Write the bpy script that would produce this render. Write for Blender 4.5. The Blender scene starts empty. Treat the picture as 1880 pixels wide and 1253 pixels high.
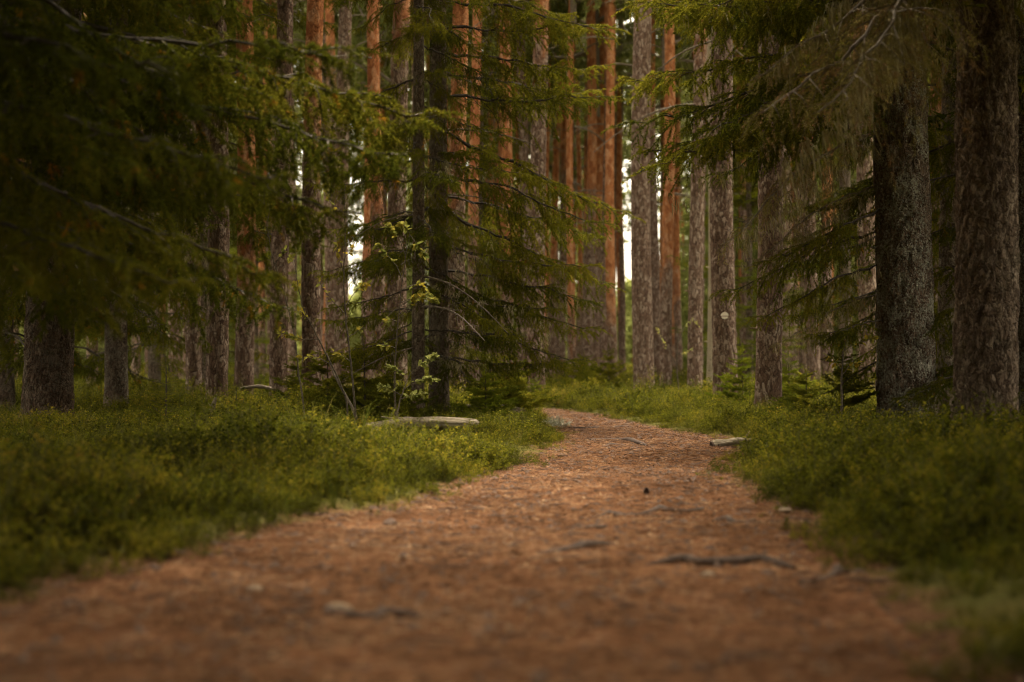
import bpy, math, random
import numpy as np
from mathutils import Vector, Matrix

R = math.radians
random.seed(7)
RNG = np.random.default_rng(7)
SC = bpy.context.scene
COL = SC.collection

# ------------------------------------------------------------------ camera, sky, sun, exposure
CAM_H = 0.60
PITCH = math.atan(51.5 / 2611.1)
cam_data = bpy.data.cameras.new("camera")
cam_data.lens = 50.0
cam_data.sensor_width = 36.0
cam_data.clip_start = 0.05
cam_data.clip_end = 1500.0
cam_data.dof.use_dof = True
cam_data.dof.focus_distance = 11.2
cam_data.dof.aperture_fstop = 1.7
cam = bpy.data.objects.new("camera", cam_data)
cam.location = (0, 0, CAM_H)
cam.rotation_euler = (math.pi / 2 + PITCH, 0, 0)
COL.objects.link(cam)
SC.camera = cam

SUN_EL, SUN_AZ = 72.0, 6.0          # the overcast light comes from high ahead, a little to the right
world = bpy.data.worlds.new("World")
SC.world = world
world.use_nodes = True
wn, wl = world.node_tree.nodes, world.node_tree.links
wn.clear()
w_out = wn.new("ShaderNodeOutputWorld")
w_bg = wn.new("ShaderNodeBackground")
w_sky = wn.new("ShaderNodeTexSky")
w_sky.sky_type = 'NISHITA'
w_sky.sun_disc = False
w_sky.sun_elevation = R(SUN_EL)
w_sky.sun_rotation = R(SUN_AZ)
w_sky.dust_density = 6.0
w_sky.ozone_density = 0.6
w_hs = wn.new("ShaderNodeHueSaturation")     # a clouded sky: nearly grey
w_hs.inputs['Saturation'].default_value = 0.12
w_tint = wn.new("ShaderNodeMix")
w_tint.data_type = 'RGBA'
w_tint.blend_type = 'MULTIPLY'
w_tint.inputs[0].default_value = 1.0
w_tint.inputs[7].default_value = (1.0, 0.88, 0.67, 1)
wl.new(w_sky.outputs[0], w_hs.inputs['Color'])
wl.new(w_hs.outputs[0], w_tint.inputs[6])
wl.new(w_tint.outputs[2], w_bg.inputs['Color'])
w_bg.inputs['Strength'].default_value = 0.15
wl.new(w_bg.outputs[0], w_out.inputs['Surface'])

sun_d = bpy.data.lights.new("sun", 'SUN')
sun_d.energy = 1.2
sun_d.angle = R(25)
sun_d.color = (1.0, 0.90, 0.74)
sun = bpy.data.objects.new("sun", sun_d)
_d = Vector((math.sin(R(SUN_AZ)) * math.cos(R(SUN_EL)), math.cos(R(SUN_AZ)) * math.cos(R(SUN_EL)), math.sin(R(SUN_EL))))
sun.rotation_euler = _d.to_track_quat('Z', 'Y').to_euler()
sun.location = (0, 0, 40)
COL.objects.link(sun)

SC.view_settings.view_transform = 'Standard'
SC.view_settings.look = 'None'
SC.view_settings.exposure = 3.1
SC.view_settings.gamma = 1.0
SC.render.engine = 'CYCLES'
SC.cycles.max_bounces = 6
SC.cycles.diffuse_bounces = 4
SC.cycles.transmission_bounces = 4
SC.cycles.transparent_max_bounces = 4
SC.cycles.use_denoising = True
SC.cycles.use_adaptive_sampling = False
SC.cycles.pixel_filter_type = 'BLACKMAN_HARRIS'
SC.cycles.filter_width = 1.1
SC.cycles.sample_clamp_indirect = 6.0

# ------------------------------------------------------------------ small helpers
def px(x, y, Y):
    """point on the picture's ray through pixel (x, y) of the photograph at depth Y metres along +Y"""
    v = Vector(((x - 940.0) / 2611.1, (626.5 - y) / 2611.1, -1.0))
    v = Matrix.Rotation(math.pi / 2 + PITCH, 3, 'X') @ v
    return Vector((v.x / v.y * Y, Y, CAM_H + v.z / v.y * Y))

def px_x(x, Y):
    return (x - 940.0) / 2611.1 * Y

_LAT = np.random.default_rng(99).random((8, 256, 256))
def noise2(x, y, seed=0):
    x = np.asarray(x, float); y = np.asarray(y, float)
    xi = np.floor(x).astype(int); yi = np.floor(y).astype(int)
    fx = x - xi; fy = y - yi
    fx = fx * fx * (3 - 2 * fx); fy = fy * fy * (3 - 2 * fy)
    T = _LAT[seed % 8]
    o = 37 * (seed // 8)
    a = T[(xi + o) & 255, (yi + o) & 255]; b = T[(xi + 1 + o) & 255, (yi + o) & 255]
    c = T[(xi + o) & 255, (yi + 1 + o) & 255]; d = T[(xi + 1 + o) & 255, (yi + 1 + o) & 255]
    return (a * (1 - fx) + b * fx) * (1 - fy) + (c * (1 - fx) + d * fx) * fy

def fbm2(x, y, seed=0, oct=3):
    s = 0; a = 0.5; n = 0
    for k in range(oct):
        s = s + a * noise2(x * 2 ** k, y * 2 ** k, seed + k); n += a; a *= 0.5
    return s / n

def sstep(a, b, x):
    t = np.clip((np.asarray(x, float) - a) / (b - a), 0, 1)
    return t * t * (3 - 2 * t)

class MB:
    """collects shapes for one mesh: triangles and quads with a material slot each"""
    def __init__(self):
        self.v = []; self.f3 = []; self.f4 = []; self.m3 = []; self.m4 = []; self.n = 0
    def add(self, v, f, m=0):
        v = np.asarray(v, np.float64).reshape(-1, 3); f = np.asarray(f, np.int64)
        if len(f) == 0: return
        self.v.append(v)
        if f.shape[1] == 3:
            self.f3.append(f + self.n); self.m3.append(np.full(len(f), m, np.int32))
        else:
            self.f4.append(f + self.n); self.m4.append(np.full(len(f), m, np.int32))
        self.n += len(v)
    def tube(self, pts, rad, seg=5, m=0, cap=False):
        pts = np.asarray(pts, float); n = len(pts)
        rad = np.broadcast_to(np.asarray(rad, float), (n,))
        t = np.gradient(pts, axis=0); t /= np.linalg.norm(t, axis=1)[:, None] + 1e-9
        ref = np.array([0, 0, 1.0]) if abs(t[0][2]) < 0.9 else np.array([1.0, 0, 0])
        u = np.cross(t, ref); u /= np.linalg.norm(u, axis=1)[:, None] + 1e-9
        w = np.cross(t, u)
        a = np.arange(seg) * 2 * math.pi / seg
        V = pts[:, None, :] + rad[:, None, None] * (np.cos(a)[None, :, None] * u[:, None, :] + np.sin(a)[None, :, None] * w[:, None, :])
        i = np.arange(n - 1)[:, None] * seg; j = np.arange(seg)[None, :]; j2 = (j + 1) % seg
        F = np.stack([i + j, i + j2, i + seg + j2, i + seg + j], -1).reshape(-1, 4)
        self.add(V.reshape(-1, 3), F, m)
        if cap:
            for k, o in ((0, 0), (n - 1, (n - 1) * seg)):
                c = np.vstack([V[k], pts[k][None]])
                jj = np.arange(seg)
                F = np.stack([jj, (jj + 1) % seg, np.full(seg, seg)], -1)
                if k == 0: F = F[:, ::-1]
                self.add(c, F, m)
    def tris(self, A, B, C, m=0):
        n = len(A)
        V = np.stack([A, B, C], 1).reshape(-1, 3)
        self.add(V, np.arange(n * 3).reshape(-1, 3), m)
    def quads(self, A, B, C, D, m=0):
        n = len(A)
        V = np.stack([A, B, C, D], 1).reshape(-1, 3)
        self.add(V, np.arange(n * 4).reshape(-1, 4), m)
    def mesh(self, name, mats, smooth=False):
        me = bpy.data.meshes.new(name)
        V = np.concatenate(self.v)
        f3 = np.concatenate(self.f3) if self.f3 else np.zeros((0, 3), np.int64)
        f4 = np.concatenate(self.f4) if self.f4 else np.zeros((0, 4), np.int64)
        mi = np.concatenate((self.m3 if self.m3 else []) + (self.m4 if self.m4 else []))
        me.vertices.add(len(V)); me.vertices.foreach_set("co", V.astype(np.float32).ravel())
        nl = f3.size + f4.size
        me.loops.add(nl)
        me.loops.foreach_set("vertex_index", np.concatenate([f3.ravel(), f4.ravel()]).astype(np.int32))
        me.polygons.add(len(f3) + len(f4))
        ls = np.concatenate([np.arange(len(f3)) * 3, len(f3) * 3 + np.arange(len(f4)) * 4]).astype(np.int32)
        me.polygons.foreach_set("loop_start", ls)
        me.polygons.foreach_set("material_index", mi.astype(np.int32))
        me.polygons.foreach_set("use_smooth", np.full(len(ls), smooth, bool))
        for m in (mats if isinstance(mats, (list, tuple)) else [mats]): me.materials.append(m)
        me.update(calc_edges=True)
        me.validate()
        return me

def link(name, me, parent=None, loc=(0, 0, 0), rot=(0, 0, 0), scale=1.0):
    o = bpy.data.objects.new(name, me)
    COL.objects.link(o)
    o.location = loc; o.rotation_euler = rot
    o.scale = (scale,) * 3 if isinstance(scale, (int, float)) else scale
    if parent is not None: o.parent = parent
    return o

def tag(o, label=None, cat=None, group=None, kind=None):
    if label: o["label"] = label
    if cat: o["category"] = cat
    if group: o["group"] = group
    if kind: o["kind"] = kind
    return o

def thing(name, label, cat, loc, group=None, rotz=0.0):
    o = bpy.data.objects.new(name, None)
    COL.objects.link(o)
    o.empty_display_size = 0.2
    o.location = loc; o.rotation_euler = (0, 0, rotz)
    return tag(o, label, cat, group)

# ------------------------------------------------------------------ materials
class NT:
    def __init__(self, name):
        self.mat = bpy.data.materials.new(name); self.mat.use_nodes = True
        self.t = self.mat.node_tree; self.t.nodes.clear()
        self.out = self.t.nodes.new("ShaderNodeOutputMaterial")
    def n(self, typ, **kw):
        nd = self.t.nodes.new(typ)
        for k, v in kw.items(): setattr(nd, k, v)
        return nd
    def l(self, a, b): self.t.links.new(a, b)
    def put(self, sock, v):
        if hasattr(v, "is_output") or isinstance(v, bpy.types.NodeSocket): self.l(v, sock)
        else: sock.default_value = v
    def coord(self, kind='Object', scale=(1, 1, 1)):
        c = self.n("ShaderNodeTexCoord"); m = self.n("ShaderNodeMapping")
        m.inputs['Scale'].default_value = scale
        self.l(c.outputs[kind], m.inputs['Vector'])
        return m.outputs[0]
    def noise(self, vec, scale, detail=3, rough=0.55, out='Fac'):
        n = self.n("ShaderNodeTexNoise"); self.l(vec, n.inputs['Vector'])
        n.inputs['Scale'].default_value = scale; n.inputs['Detail'].default_value = detail
        n.inputs['Roughness'].default_value = rough
        return n.outputs[out]
    def voronoi(self, vec, scale, feature='F1', out='Distance', rand=1.0):
        n = self.n("ShaderNodeTexVoronoi", feature=feature); self.l(vec, n.inputs['Vector'])
        n.inputs['Scale'].default_value = scale; n.inputs['Randomness'].default_value = rand
        return n.outputs[out]
    def ramp(self, fac, stops):
        r = self.n("ShaderNodeValToRGB"); self.l(fac, r.inputs[0])
        e = r.color_ramp.elements
        while len(e) < len(stops): e.new(0.5)
        for k, (p, c) in enumerate(stops):
            e[k].position = p
            e[k].color = (*c, 1) if not isinstance(c, (int, float)) else (c, c, c, 1)
        return r.outputs[0]
    def mix(self, fac, a, b, blend='MIX'):
        m = self.n("ShaderNodeMix", data_type='RGBA', blend_type=blend)
        self.put(m.inputs[0], fac)
        for s, v in ((m.inputs[6], a), (m.inputs[7], b)):
            self.put(s, (*v, 1) if isinstance(v, tuple) and len(v) == 3 else v)
        return m.outputs[2]
    def math(self, op, a, b=0.0, clamp=False):
        m = self.n("ShaderNodeMath", operation=op, use_clamp=clamp)
        self.put(m.inputs[0], a); self.put(m.inputs[1], b)
        return m.outputs[0]
    def rng(self, v, a, b, c=0.0, d=1.0):
        m = self.n("ShaderNodeMapRange", interpolation_type='SMOOTHSTEP'); self.put(m.inputs[0], v)
        for i, q in zip((1, 2, 3, 4), (a, b, c, d)): self.put(m.inputs[i], q)
        return m.outputs[0]
    def oattr(self, name):
        a = self.n("ShaderNodeAttribute", attribute_type='OBJECT'); a.attribute_name = name
        return a.outputs['Fac']
    def bump(self, h, dist=0.01, strength=1.0, normal=None):
        b = self.n("ShaderNodeBump"); self.l(h, b.inputs['Height'])
        b.inputs['Distance'].default_value = dist; b.inputs['Strength'].default_value = strength
        if normal is not None: self.l(normal, b.inputs['Normal'])
        return b.outputs[0]
    def surf(self, color, rough=0.85, normal=None, spec=0.25):
        p = self.n("ShaderNodeBsdfPrincipled")
        self.put(p.inputs['Base Color'], (*color, 1) if isinstance(color, tuple) and len(color) == 3 else color)
        self.put(p.inputs['Roughness'], rough)
        p.inputs['Specular IOR Level'].default_value = spec
        if normal is not None: self.l(normal, p.inputs['Normal'])
        self.l(p.outputs[0], self.out.inputs[0])
        return self.mat
    def leafy(self, color, trans=0.35):
        p = self.n("ShaderNodeBsdfDiffuse"); t = self.n("ShaderNodeBsdfTranslucent"); m = self.n("ShaderNodeMixShader")
        self.put(p.inputs['Color'], color); self.put(t.inputs['Color'], color); m.inputs[0].default_value = trans
        self.l(p.outputs[0], m.inputs[1]); self.l(t.outputs[0], m.inputs[2]); self.l(m.outputs[0], self.out.inputs[0])
        return self.mat

def island(N): return N.n("ShaderNodeNewGeometry").outputs['Random Per Island']
def objrand(N): return N.n("ShaderNodeObjectInfo").outputs['Random']

def mat_pine_bark():
    N = NT("pine_bark")
    c = N.coord('Object', (1, 1, 0.42)); c1 = N.coord('Object')
    warp = N.noise(c, 9, 3, out='Color')
    cw = N.mix(0.13, c, warp, 'ADD')
    e = N.voronoi(cw, 33, 'DISTANCE_TO_EDGE'); cell = N.voronoi(cw, 33, 'F1', 'Color')
    fine = N.noise(c1, 70, 4, 0.7); mid = N.noise(c, 14, 4, 0.6)
    plates = N.rng(e, 0.0, 0.16)
    tone = N.math('MULTIPLY_ADD', cell, 0.5); tone.node.inputs[2].default_value = 0.0
    tone = N.math('ADD', N.math('MULTIPLY', tone, 1.5), N.math('MULTIPLY', N.math('SUBTRACT', fine, 0.28), 0.75))
    grey = N.ramp(tone, [(0.15, (0.074, 0.046, 0.033)), (0.42, (0.150, 0.096, 0.068)), (0.62, (0.225, 0.158, 0.118)), (0.85, (0.35, 0.28, 0.22))])
    grey = N.mix(N.rng(plates, 0.0, 0.8, 0.62, 0.0), grey, (0.040, 0.026, 0.020))
    flakes = N.voronoi(N.coord('Object', (1, 1, 0.5)), 15, 'F1', 'Color')
    ot = N.math('ADD', N.math('MULTIPLY', flakes, 0.55), N.math('MULTIPLY', mid, 0.65))
    org = N.ramp(ot, [(0.2, (0.14, 0.055, 0.027)), (0.45, (0.32, 0.122, 0.048)), (0.65, (0.45, 0.195, 0.082)), (0.9, (0.55, 0.32, 0.18))])
    org = N.mix(N.rng(e, 0.0, 0.07, 0.7, 0.0), org, (0.09, 0.035, 0.02))
    z = N.n("ShaderNodeSeparateXYZ"); N.l(c1, z.inputs[0])
    h = N.math('ADD', z.outputs[2], N.math('MULTIPLY', N.math('SUBTRACT', N.noise(N.coord('Object', (1, 1, 0.6)), 5, 4), 0.5), 3.2))
    of = N.oattr('orange_from')
    fac = N.rng(N.math('SUBTRACT', h, of), -0.7, 0.7)
    col = N.mix(fac, grey, org)
    var = objrand(N)
    col = N.mix(N.math('MULTIPLY', var, 0.45), col, N.mix(1.0, col, (0.78, 0.70, 0.74), 'MULTIPLY'))
    moss = N.rng(N.math('ADD', N.noise(c1, 6, 3), N.math('MULTIPLY', z.outputs[2], -0.12)), 0.52, 0.72, 0.0, 0.35)
    col = N.mix(moss, col, (0.085, 0.085, 0.035))
    ht = N.math('ADD', N.math('MULTIPLY', plates, 1.0), N.math('MULTIPLY', fine, 0.5))
    return N.surf(col, 0.95, N.bump(ht, 0.014, 0.9), 0.05)

def mat_spruce_bark():
    N = NT("spruce_bark")
    c = N.coord('Object', (1, 1, 0.55)); c1 = N.coord('Object')
    warp = N.noise(c, 12, 3, out='Color')
    cw = N.mix(0.13, c, warp, 'ADD')
    e = N.voronoi(cw, 44, 'DISTANCE_TO_EDGE'); cell = N.voronoi(cw, 44, 'F1', 'Color')
    fine = N.noise(c1, 90, 4, 0.7)
    tone = N.math('ADD', N.math('ADD', N.math('MULTIPLY', cell, 0.72), N.math('MULTIPLY', N.math('SUBTRACT', fine, 0.24), 0.70)), N.math('MULTIPLY', N.math('SUBTRACT', N.noise(c, 9, 4, 0.65), 0.5), 0.9))
    col = N.ramp(tone, [(0.15, (0.080, 0.055, 0.040)), (0.42, (0.165, 0.115, 0.083)), (0.66, (0.255, 0.190, 0.142)), (0.88, (0.37, 0.295, 0.23))])
    col = N.mix(N.oattr('dark'), col, N.mix(1.0, col, (0.42, 0.36, 0.32), 'MULTIPLY'))
    col = N.mix(N.rng(e, 0.0, 0.12, 0.55, 0.0), col, (0.028, 0.020, 0.016))
    ring = N.noise(N.coord('Object', (0.35, 0.35, 1)), 7, 3)
    col = N.mix(N.rng(ring, 0.60, 0.70, 0.0, 0.5), col, (0.05, 0.034, 0.026))
    li = N.oattr('lichen')
    spots = N.math('ADD', N.noise(c1, 62, 4, 0.7), N.math('MULTIPLY', N.noise(c1, 5.5, 3), 0.55))
    lf = N.math('MULTIPLY', N.rng(spots, 0.76, 0.84), li)
    lcol = N.ramp(N.noise(c1, 120, 2), [(0.3, (0.24, 0.225, 0.17)), (0.7, (0.48, 0.46, 0.38))])
    col = N.mix(lf, col, lcol)
    moss = N.rng(N.noise(c1, 5, 3), 0.55, 0.75, 0.0, 0.3)
    col = N.mix(moss, col, (0.07, 0.068, 0.03))
    ht = N.math('ADD', N.rng(e, 0, 0.2), N.math('ADD', N.math('MULTIPLY', fine, 0.8), lf))
    return N.surf(col, 0.95, N.bump(ht, 0.022, 1.0), 0.05)

def mat_dead_wood(name, a, b, c3):
    N = NT(name)
    c = N.coord('Object', (1, 1, 1))
    g = N.noise(N.coord('Object', (1.6, 26, 26)), 2.0, 6, 0.75)
    col = N.ramp(g, [(0.3, a), (0.5, b), (0.72, c3)])
    col = N.mix(N.rng(N.noise(c, 9, 4), 0.55, 0.7, 0, 0.6), col, (0.10, 0.085, 0.05))
    return N.surf(col, 0.95, N.bump(g, 0.03, 1.0), 0.05)

def mat_plain(name, a, b, scale=30, rough=0.9, bd=0.004):
    N = NT(name)
    n = N.noise(N.coord('Object'), scale, 4, 0.65)
    return N.surf(N.ramp(n, [(0.3, a), (0.7, b)]), rough, N.bump(n, bd, 0.8), 0.2)

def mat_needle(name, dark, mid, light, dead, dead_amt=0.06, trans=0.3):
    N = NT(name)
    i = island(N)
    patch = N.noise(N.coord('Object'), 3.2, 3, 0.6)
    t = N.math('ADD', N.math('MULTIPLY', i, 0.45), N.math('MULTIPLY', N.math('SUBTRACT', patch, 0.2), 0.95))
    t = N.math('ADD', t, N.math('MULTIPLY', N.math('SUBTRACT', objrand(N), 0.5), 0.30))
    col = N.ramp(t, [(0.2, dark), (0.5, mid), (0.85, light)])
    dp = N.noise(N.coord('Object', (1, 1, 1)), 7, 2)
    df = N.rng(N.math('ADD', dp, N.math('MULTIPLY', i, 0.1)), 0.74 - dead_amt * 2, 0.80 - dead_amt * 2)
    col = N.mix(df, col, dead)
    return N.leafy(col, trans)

def mat_leaf(name, stops, trans=0.4, patch_scale=0.6, patch_amt=0.9):
    N = NT(name)
    i = island(N)
    g = N.n("ShaderNodeNewGeometry")
    p = N.noise(g.outputs['Position'], patch_scale, 3, 0.6)
    t = N.math('ADD', N.math('MULTIPLY', i, 0.34), N.math('MULTIPLY', objrand(N), 0.36))
    t = N.math('ADD', t, N.math('MULTIPLY', N.math('SUBTRACT', p, 0.34), patch_amt))
    return N.leafy(N.ramp(t, stops), trans)

def mat_ground():
    N = NT("forest_floor")
    g = N.n("ShaderNodeNewGeometry").outputs['Position']
    a = N.noise(g, 1.1, 5, 0.6); b = N.noise(g, 35, 4, 0.7)
    col = N.ramp(N.math('ADD', N.math('MULTIPLY', a, 0.6), N.math('MULTIPLY', b, 0.45)),
                 [(0.32, (0.030, 0.026, 0.010)), (0.5, (0.070, 0.066, 0.020)), (0.66, (0.115, 0.105, 0.032)), (0.8, (0.15, 0.10, 0.05))])
    so = N.n("ShaderNodeAttribute"); so.attribute_name = "soil"
    col = N.mix(so.outputs['Fac'], col, N.ramp(b, [(0.3, (0.055, 0.030, 0.017)), (0.7, (0.16, 0.085, 0.045))]))
    return N.surf(col, 0.95, N.bump(b, 0.03, 1.0), 0.0)

def mat_path():
    N = NT("needle_covered_earth")
    g = N.n("ShaderNodeNewGeometry").outputs['Position']
    a = N.noise(g, 1.3, 5, 0.62); b = N.noise(g, 48, 5, 0.75)
    m = N.n("ShaderNodeMapping"); N.l(g, m.inputs[0]); m.inputs['Scale'].default_value = (1, 1, 1)
    v = N.voronoi(g, 75, 'F1', 'Color'); vd = N.voronoi(g, 75, 'F1')
    t = N.math('ADD', N.math('MULTIPLY', a, 0.62), N.math('ADD', N.math('MULTIPLY', b, 0.20), N.math('MULTIPLY', v, 0.20)))
    col = N.ramp(t, [(0.30, (0.034, 0.016, 0.009)), (0.45, (0.092, 0.043, 0.022)), (0.58, (0.152, 0.074, 0.037)), (0.74, (0.26, 0.146, 0.080))])
    dark = N.rng(N.noise(g, 5.5, 5, 0.7), 0.58, 0.75, 0, 0.45)
    col = N.mix(dark, col, (0.075, 0.045, 0.032))
    col = N.mix(N.rng(N.noise(g, 13, 3, 0.6), 0.50, 0.62, 0, 0.75), col, (0.052, 0.024, 0.013))
    col = N.mix(N.rng(N.noise(g, 9, 3, 0.6), 0.56, 0.70, 0, 0.45), col, (0.25, 0.165, 0.11))
    ht = N.math('ADD', N.math('MULTIPLY', b, 1.0), N.math('MULTIPLY', vd, 0.7))
    return N.surf(col, 1.0, N.bump(ht, 0.006, 1.0), 0.0)

M = {
    'pine': mat_pine_bark(), 'spruce': mat_spruce_bark(),
    'twig': mat_plain("dark_twig_bark", (0.028, 0.022, 0.017), (0.085, 0.068, 0.052), 60),
    'deadtwig': mat_plain("grey_dead_twig", (0.085, 0.066, 0.050), (0.22, 0.18, 0.14), 40),
    'log': mat_dead_wood("weathered_wood", (0.055, 0.042, 0.028), (0.20, 0.165, 0.115), (0.40, 0.345, 0.26)),
    'snag': mat_dead_wood("barkless_trunk", (0.20, 0.165, 0.115), (0.33, 0.275, 0.195), (0.42, 0.36, 0.26)),
    'root': mat_plain("worn_root_bark", (0.018, 0.012, 0.009), (0.075, 0.049, 0.036), 28),
    'needle': mat_needle("spruce_needles", (0.036, 0.045, 0.006), (0.115, 0.122, 0.012), (0.255, 0.220, 0.020), (0.24, 0.125, 0.02), 0.0),
    'needle_dark': mat_needle("spruce_needles_painted_shade", (0.026, 0.033, 0.004), (0.070, 0.078, 0.008), (0.155, 0.135, 0.013), (0.27, 0.125, 0.014), 0.012),  # darker copy of the spruce needles, shade put into the colour
    'needle_old': mat_needle("lichen_grown_needles", (0.095, 0.084, 0.026), (0.205, 0.178, 0.056), (0.34, 0.285, 0.105), (0.24, 0.15, 0.07), 0.08),
    'needle_young': mat_needle("young_spruce_needles", (0.065, 0.085, 0.007), (0.140, 0.165, 0.012), (0.240, 0.240, 0.022), (0.16, 0.12, 0.03), 0.0),
    'pine_needle': mat_needle("pine_needles", (0.09, 0.105, 0.028), (0.175, 0.195, 0.056), (0.26, 0.27, 0.085), (0.18, 0.12, 0.05), 0.0),
    'lichen': mat_plain("beard_lichen", (0.17, 0.145, 0.075), (0.42, 0.37, 0.22), 25),
    'bilberry': mat_leaf("bilberry_leaves", [(0.10, (0.013, 0.016, 0.003)), (0.34, (0.047, 0.051, 0.005)), (0.58, (0.122, 0.120, 0.010)), (0.82, (0.245, 0.190, 0.022)), (0.98, (0.24, 0.085, 0.020))]),
    'grass': mat_leaf("grass_blades", [(0.1, (0.030, 0.042, 0.006)), (0.5, (0.085, 0.095, 0.014)), (0.9, (0.24, 0.18, 0.06))]),
    'yleaf': mat_leaf("autumn_leaves", [(0.10, (0.11, 0.13, 0.030)), (0.34, (0.22, 0.21, 0.045)), (0.55, (0.38, 0.28, 0.035)), (0.85, (0.46, 0.23, 0.02))], 0.45, 3.0, 0.5),
    'gleaf': mat_leaf("rowan_leaves", [(0.10, (0.16, 0.18, 0.05)), (0.5, (0.29, 0.29, 0.09)), (0.9, (0.42, 0.32, 0.07))], 0.45, 3.0, 0.5),
    'stem': mat_plain("shrub_stem", (0.040, 0.032, 0.023), (0.145, 0.118, 0.085), 60),
    'bstem': mat_plain("bilberry_stem", (0.030, 0.034, 0.008), (0.090, 0.085, 0.024), 60),
    'litter': mat_leaf("fallen_needles", [(0.05, (0.026, 0.015, 0.010)), (0.35, (0.105, 0.052, 0.027)), (0.62, (0.215, 0.115, 0.060)), (0.88, (0.50, 0.36, 0.23))], 0.1, 2.0, 0.5),
    'darkbit': mat_plain("bark_flakes", (0.035, 0.024, 0.018), (0.13, 0.08, 0.055), 60),
    'white': mat_plain("white_paint", (0.70, 0.64, 0.53), (0.80, 0.75, 0.64), 60, 0.6, 0.001),
    'markdark': mat_plain("dark_paint", (0.20, 0.10, 0.075), (0.27, 0.15, 0.115), 60, 0.7, 0.001),
    'reindeer': mat_plain("pale_lichen", (0.36, 0.36, 0.28), (0.58, 0.57, 0.46), 40, 0.95),
    'stone': mat_plain("grey_stone", (0.10, 0.070, 0.045), (0.26, 0.195, 0.13), 25),
    'ground': mat_ground(), 'path': mat_path(),
    'far': mat_needle("distant_foliage", (0.09, 0.105, 0.028), (0.17, 0.19, 0.055), (0.25, 0.26, 0.085), (0.12, 0.09, 0.04), 0.0),
}

# ------------------------------------------------------------------ ground and path
PY = np.array([-6, 0.0, 2.0, 3.0, 4.0, 4.9, 5.6, 6.2, 7.06, 8.16, 9.1, 10.3, 11.9, 12.8, 14.0, 15.0, 16.2, 18.0, 20.3, 22.5, 25, 28, 34, 80])
PL = np.array([-1.2, -1.2, -1.25, -1.24, -1.17, -0.99, -0.66, -0.40, -0.19, 0.06, 0.24, 0.38, 0.53, 0.57, 0.58, 0.57, 0.53, 0.38, -0.05, -1.2, -3.0, -6.0, -13.0, -70.0])
PR = np.array([0.75, 0.75, 0.78, 0.84, 0.96, 1.08, 1.06, 1.00, 1.05, 1.18, 1.32, 1.50, 1.73, 1.52, 1.27, 1.15, 1.05, 0.92, 0.60, -0.15, -1.7, -4.4, -10.5, -66.0])

def path_sd(x, y):
    """signed distance-like value: below 0 on the path, metres beyond its edge above 0"""
    l = np.interp(y, PY, PL); r = np.interp(y, PY, PR)
    c = (l + r) / 2; hw = (r - l) / 2
    sl = (np.interp(y + 0.3, PY, PL) - np.interp(y - 0.3, PY, PL)) / 0.6
    k = 1 / np.sqrt(1 + sl * sl)
    wob = (noise2(x * 1.7, y * 1.7, 1) - 0.5) * 0.15 + (noise2(x * 6, y * 6, 2) - 0.5) * 0.10
    return (np.abs(x - c) - hw) * k + wob

def gz(x, y):
    x = np.asarray(x, float); y = np.asarray(y, float)
    d = path_sd(x, y)
    bank = sstep(-0.03, 0.55, d) * 0.045 + sstep(0.2, 2.5, d) * 0.01
    off = sstep(-0.1, 1.2, d)
    hum = (fbm2(x * 0.55, y * 0.55, 3) - 0.5) * 0.15 * off + (fbm2(x * 2.3, y * 2.3, 4) - 0.5) * 0.09 * off
    far = np.clip((np.hypot(x, y) - 25) / 60, 0, 1)
    roll = (fbm2(x * 0.05 + 3, y * 0.05, 5) - 0.5) * 2.2 * far
    on = 1 - sstep(-0.25, 0.1, d)
    und = (noise2(x * 0.9, y * 0.9, 6) - 0.5) * 0.05 + (noise2(x * 0.35 + 9, y * 0.7, 7) - 0.5) * 0.05
    return bank + hum + roll + und * (0.4 + 0.6 * on)

def gzf(x, y): return float(gz(np.array([x]), np.array([y]))[0])

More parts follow.
